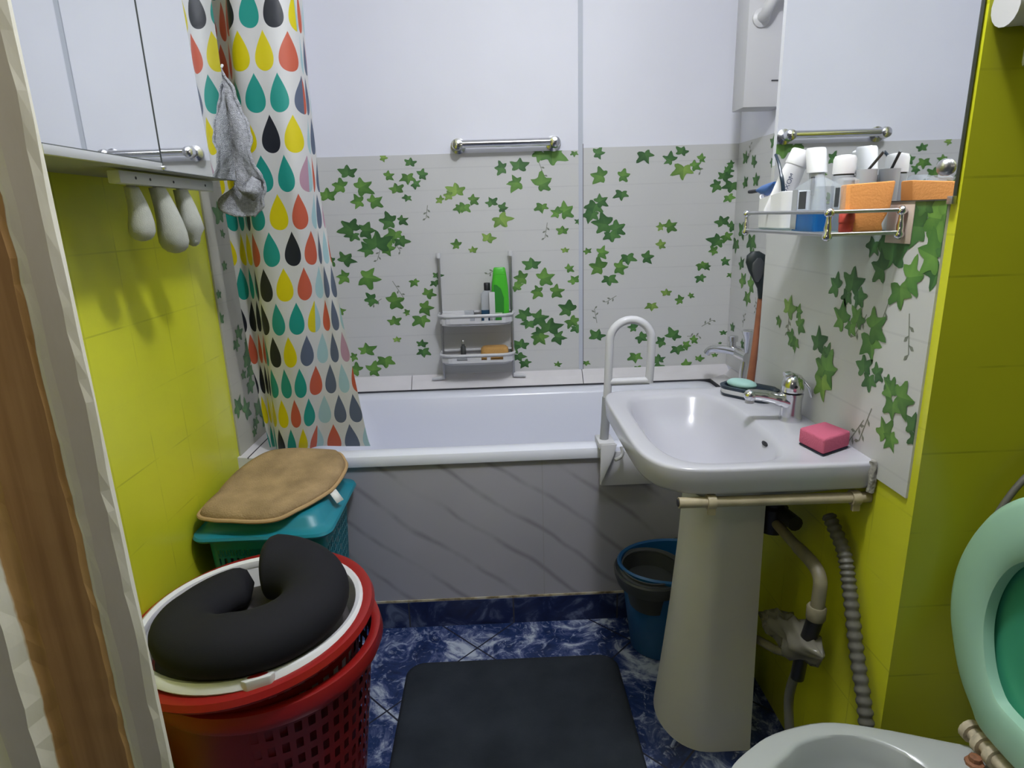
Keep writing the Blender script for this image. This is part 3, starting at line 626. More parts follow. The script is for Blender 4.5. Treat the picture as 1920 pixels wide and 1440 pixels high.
# ------------------------------------------------------------------ white boxed duct and pipe at the top right of the bath
def duct():
    t = thing('duct_box', 'white boxed-in duct high in the right corner beside the mirror', 'duct box', (0.92, 2.25, 1.62))
    MB().box(0.842, XR - 0.001, 2.20, 2.30, 1.622, ZC - 0.01, 0).build('box_body', M['white_plastic'], t, 0.002)
    MB().box(0.930, XR - 0.001, 2.196, 2.2005, 1.70, 1.703, 0).build('panel_joint', M['seal'], t)
    kids(t)
    q = thing('white_pipe', 'white bent pipe at the top right, left of the mirror', 'pipe', (0.87, 2.17, 1.9))
    MB().tube([(0.882, 2.197, 1.885), (0.882, 2.165, 1.887), (0.884, 2.15, 1.905), (0.90, 2.148, 1.935), (0.93, 2.148, 1.945), (XR, 2.148, 1.95)], 0.017, 14).build('pipe', M['white_plastic'], q)
    MB().lathe([(0.028, 0), (0.028, 0.006), (0.018, 0.012)], (0.882, 2.1995, 1.885), (0, -1, 0), 20).build('rosette', M['white_plastic'], q)
    kids(q)
duct()

# ------------------------------------------------------------------ wall mirror over the basin
def wall_mirror():
    t = thing('wall_mirror', 'tall frameless mirror on the right wall above the glass shelf', 'mirror', (XS, 1.275, 1.303))
    x0 = 0.697; y0, y1, z0, z1 = YN + 0.004, 1.592, 1.303, 2.30
    b = MB()
    b.box(x0, XS - 0.0035, y0, y1, z0, z1, 0)
    b.build('glass_edge', M['edge_dark'], t)
    b = MB(); b.add([(x0 - 0.0004, y0 + 0.001, z0 + 0.002), (x0 - 0.0004, y1 - 0.001, z0 + 0.002), (x0 - 0.0004, y1 - 0.001, z1), (x0 - 0.0004, y0 + 0.001, z1)], [(0, 1, 2, 3)], 0, False)
    b.build('silvered_face', M['mirror'], t)
    MB().lathe([(0.0125, 0), (0.0130, 0.004), (0.0105, 0.009), (0.006, 0.012), (0.002, 0.013)], (x0, 0.985, 1.352), (-1, 0, 0), 20).build('fixing_knob', M['steel'], t)
    MB().box(x0 - 0.003, XS - 0.0035, y0 - 0.002, y0 + 0.010, z0 - 0.006, z0 + 0.006).build('corner_clip', M['steel'], t, 0.001)
    kids(t)
wall_mirror()

# ------------------------------------------------------------------ glass shelf with chrome rails and what stands on it
ZS = 1.256
def glass_shelf():
    t = thing('glass_shelf', 'glass shelf with chrome rails under the mirror on the right wall', 'shelf', (0.70, 1.24, ZS - 0.008))
    MB().box(0.572, XS - 0.004, 1.075, 1.412, ZS - 0.007, ZS).build('glass_plate', M['shelf_glass'], t, 0.001)
    fx, ya, yb = 0.566, 1.068, 1.418
    for nm, z, r in (('lower_rail', ZS - 0.003, 0.0036), ('upper_rail', ZS + 0.034, 0.0034)):
        MB().tube([(0.695, yb, z), (fx, yb, z)], r, 10).tube([(fx, yb, z), (fx, ya, z)], r, 10).tube([(fx, ya, z), (0.695, ya, z)], r, 10).build(nm, M['steel'], t)
    for (x, y) in ((fx, yb), (fx, ya), (0.690, ya), (0.690, yb)):
        MB().lathe([(0.003, -0.012), (0.0075, -0.008), (0.0085, -0.003), (0.0055, 0.002), (0.0062, 0.010), (0.0045, 0.020), (0.0042, 0.028), (0.0075, 0.031), (0.0085, 0.035), (0.006, 0.040), (0.002, 0.043)], (x, y, ZS - 0.002), n=14).build('post', M['chrome'], t)
    for (y) in (1.090,):
        MB().box(XS - 0.0065, XS - 0.0045, y - 0.040, y + 0.030, ZS - 0.022, ZS + 0.043).build('wall_plate', M['beige_plate'], t, 0.001)
    kids(t)
glass_shelf()

def shelf_items():
    G = None
    # white cup with a scooped rim
    t = thing('cup', 'white scooped cup at the far end of the glass shelf', 'cup', (0.610, 1.335, ZS))
    R = [rrect(0.610, 1.335, 0.026, 0.062, 0.02, ZS), rrect(0.610, 1.335, 0.030, 0.068, 0.022, ZS + 0.004)]
    def dip(p, zt):
        y = p[1]; d = 0.014 * math.exp(-((y - 1.375) / 0.017) ** 2); return (p[0], p[1], zt - d)
    R += [rrect(0.610, 1.335, 0.031, 0.070, 0.022, ZS + 0.04), [dip(p, ZS + 0.074) for p in rrect(0.610, 1.335, 0.031, 0.070, 0.022, 0)], [dip(p, ZS + 0.075) for p in rrect(0.610, 1.335, 0.0285, 0.0675, 0.02, 0)], rrect(0.610, 1.335, 0.027, 0.065, 0.02, ZS + 0.02)]
    MB().rings(R).build('cup_body', M['bright_plastic'], t, seg=1); kids(t)
    # leaning toothpaste tube standing in the cup
    t = thing('toothpaste_tube', 'white toothpaste tube with dark lettering leaning out of the white cup', 'tube', (0.612, 1.375, ZS + 0.03))
    a, c = Vector((0.590, 1.335, ZS + 0.03)), Vector((0.629, 1.328, ZS + 0.138)); d = (c - a).normalized(); k = Vector((0, -1, 0)); k = (k - d * k.dot(d)).normalized(); w = d.cross(k).normalized()
    def fl(f, hw, ht, n=20): p = a + (c - a) * f; return [p + w * hw * math.cos(2 * PI * i / n) + k * ht * math.sin(2 * PI * i / n) for i in range(n)]
    MB().rings([fl(0, 0.024, 0.0015), fl(0.25, 0.024, 0.007), fl(0.6, 0.0235, 0.012), fl(0.88, 0.0205, 0.0165)]).build('tube_body', M['bright_plastic'], t)
    MB().rings([fl(0.88, 0.0215, 0.0175), fl(0.895, 0.022, 0.018), fl(1.13, 0.0205, 0.017), fl(1.15, 0.0185, 0.0155)]).build('cap', M['bright_plastic'], t)
    cu = bpy.data.curves.new('lettering', 'FONT'); cu.body = 'TOXOM CE'; cu.size = 0.0135; cu.align_x = 'CENTER'; cu.align_y = 'CENTER'
    tmp = bpy.data.objects.new('lettering_curve', cu); COL.objects.link(tmp); bpy.context.view_layer.update()
    me = bpy.data.meshes.new_from_object(tmp); COL.objects.unlink(tmp); bpy.data.objects.remove(tmp)
    nrm = k; base = a + (c - a) * 0.60 - w * 0.004
    up = nrm.cross(d).normalized()
    mt = Matrix(((d.x, up.x, nrm.x, 0), (d.y, up.y, nrm.y, 0), (d.z, up.z, nrm.z, 0), (0, 0, 0, 1)))
    me.transform(Matrix.Translation(base + nrm * 0.0135) @ mt); me.materials.clear(); me.materials.append(M['ink'])
    o = bpy.data.objects.new('lettering', me); COL.objects.link(o); o.parent = t
    kids(t)
    # second tube, upright, white cap
    t = thing('cream_tube', 'grey-white tube with a wide white cap standing behind the clear bottle', 'tube', (0.648, 1.262, ZS))
    a, c = Vector((0.648, 1.256, ZS)), Vector((0.646, 1.288, ZS + 0.135))
    def f2(f, rx, ry, n=20): p = a + (c - a) * f; return [(p.x + rx * math.cos(2 * PI * i / n), p.y + ry * math.sin(2 * PI * i / n), p.z) for i in range(n)]
    MB().rings([f2(0, 0.013, 0.022), f2(0.5, 0.012, 0.021), f2(0.80, 0.013, 0.019)]).build('tube_body', M['grey_clear'], t)
    MB().rings([f2(0.80, 0.018, 0.022), f2(1.12, 0.018, 0.022), f2(1.15, 0.016, 0.020)]).build('cap', M['bright_plastic'], t)
    MB().box(0.6305, 0.6335, 1.262, 1.272, ZS + 0.065, ZS + 0.10).build('label', M['dark_grey'], t); kids(t)
    # blue razor lying on the cup
    t = thing('razor', 'blue razor with a dark handle lying across the white cup', 'razor', (0.598, 1.40, ZS + 0.07))
    b = MB(); b.rings([[(0.598 + 0.008 * math.cos(2 * PI * i / 12) , y, z + h * math.sin(2 * PI * i / 12)) for i in range(12)] for (y, z, h) in ((1.352, ZS + 0.094, 0.003), (1.368, ZS + 0.088, 0.009), (1.392, ZS + 0.082, 0.013), (1.418, ZS + 0.082, 0.010), (1.438, ZS + 0.082, 0.004))])
    b.build('razor_head', M['steel_blue'], t)
    MB().tube([(0.598, 1.43, ZS + 0.082), (0.598, 1.475, ZS + 0.081), (0.598, 1.492, ZS + 0.081)], [0.0035, 0.0045, 0.004], 10).build('handle', M['black'], t); kids(t)
    # navy toothbrush
    t = thing('toothbrush', 'navy toothbrush leaning against the toothpaste tube in the cup', 'toothbrush', (0.585, 1.30, ZS + 0.03))
    MB().tube(catmull([(0.589, 1.286, ZS + 0.03), (0.584, 1.290, ZS + 0.085), (0.582, 1.298, ZS + 0.108), (0.582, 1.312, ZS + 0.130), (0.584, 1.334, ZS + 0.148)], 5), [0.004] * 10 + [0.003] * 11, 8).build('handle', M['navy'], t); kids(t)
    # clear bottle with blue liquid
    t = thing('mouthwash_bottle', 'clear square bottle with blue liquid at the bottom, middle of the glass shelf', 'bottle', (0.602, 1.185, ZS))
    MB().rings([rrect(0.602, 1.185, 0.024, 0.046, 0.008, ZS + 0.0335), rrect(0.602, 1.185, 0.024, 0.046, 0.008, ZS + 0.078), rrect(0.602, 1.185, 0.014, 0.022, 0.008, ZS + 0.090), rrect(0.602, 1.185, 0.012, 0.012, 0.008, ZS + 0.094)]).build('bottle_body', M['clear'], t)
    MB().rings([rrect(0.602, 1.185, 0.024, 0.046, 0.008, ZS), rrect(0.602, 1.185, 0.024, 0.046, 0.008, ZS + 0.033)]).build('blue_liquid', M['blue_liquid'], t)
    MB().box(0.5765, 0.5775, 1.176, 1.202, ZS + 0.040, ZS + 0.071).build('label', M['dark_grey'], t)  # plain dark rectangle on the bottle front
    MB().box(0.5762, 0.5775, 1.208, 1.229, ZS + 0.003, ZS + 0.075).build('label', M['grey_clear'], t); kids(t)
    t = thing('small_bottle', 'narrow clear bottle with a dark rectangle between the mouthwash and the deodorant', 'bottle', (0.612, 1.118, ZS))
    MB().rings([rrect(0.615, 1.112, 0.014, 0.018, 0.006, ZS), rrect(0.615, 1.112, 0.014, 0.018, 0.006, ZS + 0.085), rrect(0.615, 1.112, 0.010, 0.012, 0.006, ZS + 0.090)]).build('bottle_body', M['clear'], t)
    MB().rings([rrect(0.615, 1.112, 0.012, 0.016, 0.005, ZS + 0.001), rrect(0.615, 1.112, 0.012, 0.016, 0.005, ZS + 0.03)]).build('liquid', M['slate_liquid'], t)
    MB().box(0.6, 0.6008, 1.106, 1.119, ZS + 0.042, ZS + 0.074).build('label', M['dark_grey'], t); kids(t)  # another plain dark rectangle, on the narrow bottle
    # deodorant
    t = thing('deodorant_stick', 'grey deodorant stick with a white cap, left of the orange sponge', 'deodorant', (0.640, 1.185, ZS))
    cx, cy = 0.648, 1.185
    MB().lathe([(0.018, 0), (0.019, 0.004), (0.019, 0.096), (0.0175, 0.097)], (cx, cy, ZS), n=28).build('body', M['grey_clear'], t)
    MB().lathe([(0.0195, 0.0995), (0.0195, 0.125), (0.017, 0.131), (0.008, 0.133)], (cx, cy, ZS), n=28).build('cap', M['bright_plastic'], t)
    MB().lathe([(0.0172, 0.0965), (0.0172, 0.1)], (cx, cy, ZS), n=28).build('seam_ring', M['dark_grey'], t); kids(t)
    # metal tumbler with dark stick
    t = thing('tumbler', 'small grey tumbler half hidden behind the orange sponge', 'tumbler', (0.672, 1.165, ZS))
    MB().lathe([(0.0155, 0), (0.016, 0.002), (0.0175, 0.105), (0.0165, 0.105), (0.015, 0.01)], (0.676, 1.160, ZS), n=24).build('tumbler_body', M['grey_clear'], t); kids(t)
    t = thing('tweezers', 'dark slim stick sticking up out of the grey tumbler', 'tweezers', (0.672, 1.16, ZS + 0.05))
    MB().tube([(0.672, 1.172, ZS + 0.06), (0.676, 1.155, ZS + 0.105), (0.682, 1.126, ZS + 0.132)], 0.0024, 8).build('stick', M['dark_grey'], t); kids(t)
    # small red lidded jar
    t = thing('small_jar', 'small jar with a red lid beside the foot of the orange sponge', 'jar', (0.60, 1.105, ZS))
    MB().lathe([(0.0105, 0), (0.0115, 0.003), (0.0115, 0.016)], (0.605, 1.083, ZS), n=20).build('jar_body', M['red_small'], t)
    MB().lathe([(0.0125, 0.016), (0.0125, 0.030), (0.010, 0.033)], (0.605, 1.083, ZS), n=20).build('lid', M['red_small'], t); kids(t)
    # orange sponge with a notch on both sides
    pts = [(-0.034, 0), (0.028, 0), (0.024, 0.012), (0.031, 0.026), (0.036, 0.04), (0.040, 0.082), (-0.038, 0.078), (-0.036, 0.03), (-0.040, 0.024), (-0.034, 0.013)]
    mb = prism([(0.643 + x, 1.082, ZS + z) for x, z in pts], (0, 0.032, 0))
    o = mb.build('sponge', M['orange'], None, 0.003, 2)
    tag(o, 'orange notched sponge standing at the near end of the glass shelf', 'sponge')
shelf_items()

# ------------------------------------------------------------------ washbasin, pedestal, tap and what lies on the basin
def sq(cx, cy, hx0, hx1, hy, nf, nb, z, N=72, nfar=None):
    out = []
    for i in range(N):
        a = 2 * PI * i / N; c, s2 = math.cos(a), math.sin(a)
        e = nb if c > 0 else (nfar if nfar and s2 > 0 else nf); hx = hx1 if c > 0 else hx0
        out.append((cx + hx * math.copysign(abs(c) ** (2 / e), c), cy + hy * math.copysign(abs(s2) ** (2 / e), s2), z))
    return out
def washbasin():
    t = thing('washbasin', 'white washbasin on the right wall with a tap and a pink sponge', 'washbasin', (0.50, 1.345, 0.68))
    cx, cy, ZT = 0.49, 1.342, 0.835
    o = lambda d, z, n=4.6: sq(cx, cy, 0.216 - d, 0.213, 0.279 - d, n, 30, z, 96, 8)
    R = [sq(0.53, 1.36, 0.09, 0.06, 0.095, 2, 2, 0.665, 96), sq(0.52, 1.355, 0.12, 0.10, 0.13, 2.2, 2.5, 0.70, 96), sq(0.50, 1.345, 0.170, 0.18, 0.220, 2.8, 5, 0.748, 96), o(0.022, 0.776), o(0.008, 0.781), o(0.004, 0.788), o(0.0008, 0.828), o(0.0016, 0.8318), o(0.004, 0.8342), o(0.0075, ZT), o(0.012, ZT)]
    i = lambda hx, hy, z, n=3.6: sq(0.452, 1.338, hx * 1.08, hx * 1.0, hy, n, n, z, 96)
    R += [i(0.132, 0.246, ZT - 0.0005), i(0.126, 0.239, ZT - 0.004), i(0.118, 0.229, ZT - 0.014), i(0.106, 0.208, 0.785), i(0.086, 0.166, 0.742, 3), i(0.056, 0.10, 0.712, 2.5), i(0.018, 0.02, 0.70, 2)]
    MB().rings(R).build('basin', M['ceramic'], t)
    MB().lathe([(0.020, 0.0), (0.020, 0.003), (0.012, 0.0045), (0.0, 0.003)], (0.455, 1.338, 0.699), n=24, cap=True).build('waste', M['chrome'], t)
    # overflow slot on the tap side of the bowl, and the repaired corner by the wall
    MB().lathe([(0.001, 0), (0.009, 0.0), (0.009, 0.004), (0.001, 0.004)], (0.5665, 1.235, 0.8135), (-1, 0, 0.5), 14, sx=0.5, sy=1.4).build('overflow_slot', M['black'], t)
    rng = random.Random(2)
    MB().rings([[(0.696 + (0.007 + rng.uniform(-0.003, 0.003)) * math.cos(2 * PI * i / 10), 1.066 + (0.007 + rng.uniform(-0.003, 0.003)) * math.sin(2 * PI * i / 10), z) for i in range(10)] for z in (0.776, 0.79, 0.803, 0.817, 0.829, 0.838)]).build('corner_repair', M['cement'], t)
    kids(t)
    p = thing('pedestal', 'white ceramic pedestal under the washbasin', 'pedestal', (0.5, 1.385, 0))
    R = []
    for z in (0.0, 0.02, 0.08, 0.18, 0.32, 0.48, 0.60, 0.664):
        f = (1 - z / 0.664); fx = 0.442 - 0.052 * f ** 1.5; hw = 0.098 + 0.036 * f ** 1.3; cyp = 1.365 + 0.012 * f
        ring = [(0.592, cyp + hw, z)] + [(0.50 + (0.50 - fx) * -math.sin(PI * i / 24) ** 0.9, cyp + hw * math.cos(PI * i / 24), z) for i in range(25)] + [(0.592, cyp - hw, z)]
        R.append(ring)
    MB().rings(R).build('column', M['pedestal'], p); kids(p)
washbasin()

def basin_tap():
    t = thing('basin_tap', 'chrome single-lever tap on the washbasin', 'tap', (0.657, 1.322, 0.835))
    x, y, z = 0.657, 1.322, 0.835
    MB().lathe([(0.0245, 0), (0.025, 0.003), (0.0225, 0.018), (0.0215, 0.045), (0.023, 0.058), (0.0235, 0.064), (0.020, 0.066)], (x, y, z), n=28).build('body', M['chrome'], t)
    sp = MB().tube(catmull([(x - 0.004, y, z + 0.043), (x - 0.03, y + 0.002, z + 0.050), (x - 0.06, y + 0.004, z + 0.058), (x - 0.090, y + 0.006, z + 0.062)], 5), [0.019] * 3 + [0.016] * 3 + [0.0135] * 5 + [0.0125] * 5, 16)
    sp.sphere((x - 0.092, y + 0.006, z + 0.060), 0.0145, 16); sp.build('spout', M['chrome'], t)
    MB().lathe([(0.010, 0), (0.010, 0.014), (0.008, 0.015)], (x - 0.093, y + 0.006, z + 0.043), n=16).build('aerator', M['steel'], t)
    hd = MB().lathe([(0.0225, 0.068), (0.024, 0.072), (0.0235, 0.085), (0.020, 0.098), (0.012, 0.106), (0.0, 0.109)], (x, y, z), n=28)
    hd.build('lever_cap', M['chrome'], t)
    lv = MB().rings([[(px, y + wy * math.cos(2 * PI * i / 12), pz + 0.005 * math.sin(2 * PI * i / 12)) for i in range(12)] for px, pz, wy in ((x - 0.022, z + 0.108, 0.008), (x - 0.008, z + 0.109, 0.012), (x + 0.015, z + 0.100, 0.011), (x + 0.034, z + 0.078, 0.009), (x + 0.043, z + 0.056, 0.007))])
    lv.build('lever', M['chrome'], t)
    MB().lathe([(0.0035, 0), (0.0035, 0.002), (0, 0.0025)], (x - 0.0045, y - 0.0228, z + 0.084), (-0.2, -1, 0), 12).build('index_dot', M['black'], t)
    kids(t)
basin_tap()

def soap_dish():
    t = thing('soap_dish', 'navy and white soap dish on the back corner of the washbasin', 'soap dish', (0.645, 1.51, 0.835))
    # long axis runs from the back corner towards the tap
    a = math.radians(-52)
    def rr(z, hx, hy, r): return [(0.640 + (q[0]) * math.cos(a) - q[1] * math.sin(a), 1.515 + q[0] * math.sin(a) + q[1] * math.cos(a), z) for q in rrect(0, 0, hx, hy, r, 0, 6)]
    z = 0.835
    MB().rings([rr(z, 0.066, 0.036, 0.028), rr(z + 0.008, 0.070, 0.040, 0.030)]).build('base', M['navy'], t)
    MB().rings([rr(z + 0.008, 0.069, 0.039, 0.030), rr(z + 0.019, 0.070, 0.040, 0.030)]).build('white_band', M['white_plastic'], t)
    MB().rings([rr(z + 0.019, 0.070, 0.040, 0.030), rr(z + 0.027, 0.072, 0.042, 0.032), rr(z + 0.027, 0.063, 0.033, 0.027), rr(z + 0.0215, 0.058, 0.029, 0.024)]).build('tray', M['navy'], t)
    kids(t)
    c, n = (0.628, 1.535), 24
    R = []
    for zz, f in ((0.0215, 0.75), (0.025, 0.95), (0.030, 1.0), (0.035, 0.92), (0.039, 0.70), (0.041, 0.35)):
        R.append([(c[0] + f * (0.040 * math.cos(2 * PI * i / n) * math.cos(a) - 0.026 * math.sin(2 * PI * i / n) * math.sin(a)), c[1] + f * (0.040 * math.cos(2 * PI * i / n) * math.sin(a) + 0.026 * math.sin(2 * PI * i / n) * math.cos(a)), z + zz) for i in range(n)])
    tag(MB().rings(R).build('soap_bar', M['mint']), 'mint green oval soap bar lying in the navy dish', 'soap')
soap_dish()

def pink_sponge():
    t = thing('sponge', 'pink foam sponge lying on the near corner of the washbasin', 'sponge', (0.655, 1.135, 0.835))
    P = [(0.603, 1.172), (0.617, 1.100), (0.691, 1.140), (0.672, 1.205)]
    c = (sum(p[0] for p in P) / 4, sum(p[1] for p in P) / 4)
    prism([(p[0] + (c[0] - p[0]) * 0.04, p[1] + (c[1] - p[1]) * 0.04, 0.836) for p in P], (0, 0, 0.0032)).build('scouring_pad', M['scour'], t, 0.001)
    prism([(p[0], p[1], 0.8395) for p in P], (0, 0, 0.032)).build('foam', M['pink'], t, 0.005, 3)
    kids(t)
pink_sponge()

# ------------------------------------------------------------------ long bath brush, bath tap, bath rail
def bath_brush():
    t = thing('bath_brush', 'long wooden handled bath brush with a black head standing behind the washbasin', 'brush', (0.752, 1.79, 0.62))
    a, c = Vector((0.745, 1.80, 0.614)), Vector((0.776, 1.805, 1.055))
    pts = catmull([a, a + (c - a) * 0.25 + Vector((0.004, 0, 0)), a + (c - a) * 0.5 + Vector((0.006, 0, 0)), a + (c - a) * 0.75 + Vector((0.004, 0, 0)), c], 6)
    rr = [0.016 - 0.0095 * (i / 24) ** 0.9 for i in range(25)]; rr[0] = 0.011
    MB().tube(pts, rr, 14).build('handle', M['wood'], t)
    R = []
    for z, w, dx in ((1.045, 0.005, 0.0), (1.075, 0.009, -0.001), (1.10, 0.020, -0.004), (1.125, 0.030, -0.009), (1.150, 0.034, -0.015), (1.170, 0.027, -0.020), (1.181, 0.011, -0.023)):
        R.append([(0.774 + dx + w * math.cos(2 * PI * i / 20), 1.802 + (0.006 + 0.3 * w) * math.sin(2 * PI * i / 20), z) for i in range(20)])
    MB().rings(R).build('head', M['brush_head'], t)
    R = []
    for z, w in ((1.095, 0.004), (1.105, 0.011), (1.128, 0.018), (1.150, 0.017), (1.163, 0.006)):
        R.append([(0.757 + w * math.cos(2 * PI * i / 14), 1.789 + 0.004 * math.sin(2 * PI * i / 14), z) for i in range(14)])
    MB().rings(R).build('bristle_pad', M['dark_grey'], t)
    kids(t)
bath_brush()

def bath_tap():
    t = thing('bath_tap', 'chrome bath mixer tap on the right wall behind the brush', 'tap', (0.93, 2.25, 0.76))
    x, y, z = 0.915, 2.26, 0.775
    MB().tube([(XR - 0.004, y, z), (x, y, z)], 0.014, 14).lathe([(0.030, 0), (0.030, 0.006), (0.016, 0.014)], (XR - 0.0045, y, z), (-1, 0, 0), 20).build('wall_union', M['chrome'], t)
    MB().tube([(x, y - 0.07, z), (x, y + 0.06, z)], 0.021, 16).build('mixer_body', M['chrome'], t)
    MB().tube(catmull([(x, y + 0.02, z), (x - 0.04, y + 0.07, z + 0.004), (x - 0.075, y + 0.11, z - 0.002), (x - 0.088, y + 0.122, z - 0.022)], 5), [0.016] * 8 + [0.014] * 8, 14).build('spout', M['chrome'], t)
    MB().lathe([(0.012, 0), (0.012, 0.02), (0.018, 0.022), (0.018, 0.040), (0.015, 0.043)], (x - 0.012, y + 0.055, z + 0.016), n=12).build('diverter_knob', M['chrome'], t)
    MB().tube([(x, y - 0.04, z - 0.015), (x - 0.006, y - 0.042, z - 0.06), (x - 0.01, y - 0.046, z - 0.12)], [0.015, 0.013, 0.012], 14).build('shower_outlet', M['chrome'], t)
    MB().lathe([(0.012, 0), (0.014, 0.05), (0.024, 0.075), (0.026, 0.082), (0.022, 0.085)], (x, y - 0.06, z + 0.015), n=18).build('shower_cradle', M['chrome'], t)
    kids(t)
bath_tap()

def bath_rail():
    t = thing('bath_rail', 'white looped grab rail clamped to the front rim of the bath', 'grab rail', (0.37, 1.80, 0.612))
    y = 1.795; r = 0.0122
    left, right = 0.333, 0.457; cxr = (left + right) / 2; R = (right - left) / 2
    loop = [(0.318, 1.79, 0.635), (0.323, 1.79, 0.70), (0.329, y, 0.80)] + [(left, y, 0.935)] + [(cxr - R * math.cos(PI * i / 14), y, 0.935 + R * math.sin(PI * i / 14)) for i in range(1, 14)] + [(right, y, 0.935), (right - 0.001, y, 0.87), (right - 0.004, y, 0.806)]
    MB().tube(loop, r, 16).build('loop_tube', M['white_metal'], t)
    MB().tube([(0.330, y, 0.811), (right - 0.004, y, 0.811)], r * 0.95, 14).build('cross_tube', M['white_metal'], t)
    MB().tube([(0.3175, 1.79, 0.625), (0.322, 1.79, 0.695), (0.3255, 1.793, 0.765)], 0.0136, 16).build('grey_sleeve', M['grey_rubber'], t)
    b = MB(); b.box(0.296, 0.345, 1.748, 1.83, 0.6145, 0.634)
    b.build('clamp_top', M['white_plastic'], t, 0.002)
    b = prism([(0.299, 1.742, 0.500), (0.302, 1.746, 0.630), (0.350, 1.746, 0.630), (0.338, 1.744, 0.588)], (0, 0.012, 0)); b.build('clamp_plate', M['white_plastic'], t, 0.0015)
    MB().box(0.305, 0.465, 1.763, 1.772, 0.490, 0.60).build('back_plate', M['white_plastic'], t, 0.002)
    MB().tube(catmull([(0.362, 1.742, 0.625), (0.365, 1.738, 0.606), (0.357, 1.733, 0.594), (0.340, 1.728, 0.588)], 5), 0.0055, 10).build('clamp_screw', M['white_plastic'], t)
    kids(t)
bath_rail()

# ------------------------------------------------------------------ pipes below the basin
def pipes():
    t = thing('towel_pipe', 'cream plastic pipe fixed along the underside of the washbasin', 'pipe', (0.52, 1.078, 0.765))
    MB().tube([(0.335, 1.078, 0.763), (0.52, 1.078, 0.761), (XS - 0.001, 1.078, 0.759)], 0.0105, 16).build('pipe', M['cream'], t)
    MB().lathe([(0.0075, 0), (0.0075, 0.001)], (0.3342, 1.078, 0.763), (-1, 0, 0), 16).build('pipe_mouth', M['black'], t)
    for x, zz in ((0.397, 0.763), (0.675, 0.759)):
        b = MB().tube([(x - 0.008, 1.078, zz), (x + 0.008, 1.078, zz)], 0.0145, 16); b.box(x - 0.007, x + 0.007, 1.068, 1.076, zz - 0.024, zz - 0.008); b.box(x - 0.007, x + 0.007, 1.080, 1.088, zz + 0.004, zz + 0.012)
        b.build('clip', M['cream'], t)
    kids(t)
    t = thing('drain_trap', 'beige waste pipe and black trap under the washbasin', 'drain trap', (0.61, 1.25, 0.55))
    MB().lathe([(0.030, 0), (0.033, 0.01), (0.033, 0.06), (0.026, 0.066), (0.026, 0.105), (0.02, 0.115)], (0.625, 1.30, 0.575), n=20).build('trap_bottle', M['black'], t)
    MB().tube([(0.625, 1.40, 0.625), (0.632, 1.30, 0.628), (0.64, 1.22, 0.63)], 0.017, 12).build('black_branch', M['black'], t)
    MB().tube(catmull([(0.622, 1.275, 0.605), (0.625, 1.20, 0.60), (0.628, 1.115, 0.597), (0.628, 1.083, 0.582), (0.626, 1.076, 0.550), (0.624, 1.075, 0.515)], 6), [0.0115] * 8 + [0.0135] * 23, 14).build('waste_elbow', M['beige_pipe'], t)
    MB().lathe([(0.0175, 0), (0.019, 0.004), (0.019, 0.026), (0.0165, 0.030)], (0.624, 1.076, 0.495), n=18).build('coupling', M['beige_pipe'], t)
    MB().tube([(0.624, 1.076, 0.497), (0.622, 1.085, 0.455), (0.618, 1.10, 0.40), (0.615, 1.105, 0.33)], [0.016, 0.016, 0.014, 0.014], 14).build('black_sleeve', M['black'], t)
    MB().tube(catmull([(0.612, 1.105, 0.345), (0.61, 1.12, 0.26), (0.615, 1.10, 0.14), (0.62, 1.09, 0.0)], 5), 0.010, 12).build('lower_pipe', M['hose'], t)
    MB().tube([(0.617, 1.11, 0.378), (0.612, 1.20, 0.325), (0.608, 1.29, 0.285)], 0.010, 10).build('side_branch', M['beige_pipe'], t)
    kids(t)
    # crumpled film wrapped round the joint
    rng = random.Random(8); N, K = 26, 16; R = []
    A, B = Vector((0.610, 1.295, 0.355)), Vector((0.622, 1.035, 0.437))
    d = (B - A).normalized(); w = Vector((0, 0, 1)).cross(d).normalized(); k = d.cross(w)
    prof = [0.004, 0.009, 0.014, 0.020, 0.026, 0.032, 0.036, 0.037, 0.034, 0.036, 0.039, 0.038, 0.034, 0.028, 0.018, 0.006]
    for i in range(K):
        p = A + (B - A) * (i / (K - 1)); rw = []
        for j in range(N):
            a = 2 * PI * j / N; r = prof[i] * (1 + 0.22 * math.sin(3 * a + i * 0.9) + 0.16 * math.sin(7 * a - i * 1.7) + rng.uniform(-0.10, 0.10))
            rw.append(p + w * r * 0.8 * math.cos(a) + k * r * math.sin(a))
        R.append(rw)
    o = MB().rings(R).build('plastic_film', M['film'], autosmooth=False)
    tag(o, 'crumpled clear plastic film wrapped around the waste pipe joint', 'plastic film')
    pts = catmull([(0.676, 1.16, 0.68), (0.680, 1.10, 0.63), (0.680, 1.065, 0.565), (0.680, 1.02, 0.460), (0.680, 0.968, 0.355), (0.682, 0.94, 0.25), (0.682, 0.93, 0.12), (0.682, 0.93, 0.01)], 24)
    rr = [0.0118 + (0.0028 if (i // 2) % 2 else 0) for i in range(len(pts))]
    o = MB().tube(pts, rr, 14).build('corrugated_hose', M['hose'])
    tag(o, 'grey corrugated hose running down the wall beside the toilet', 'hose')
pipes()

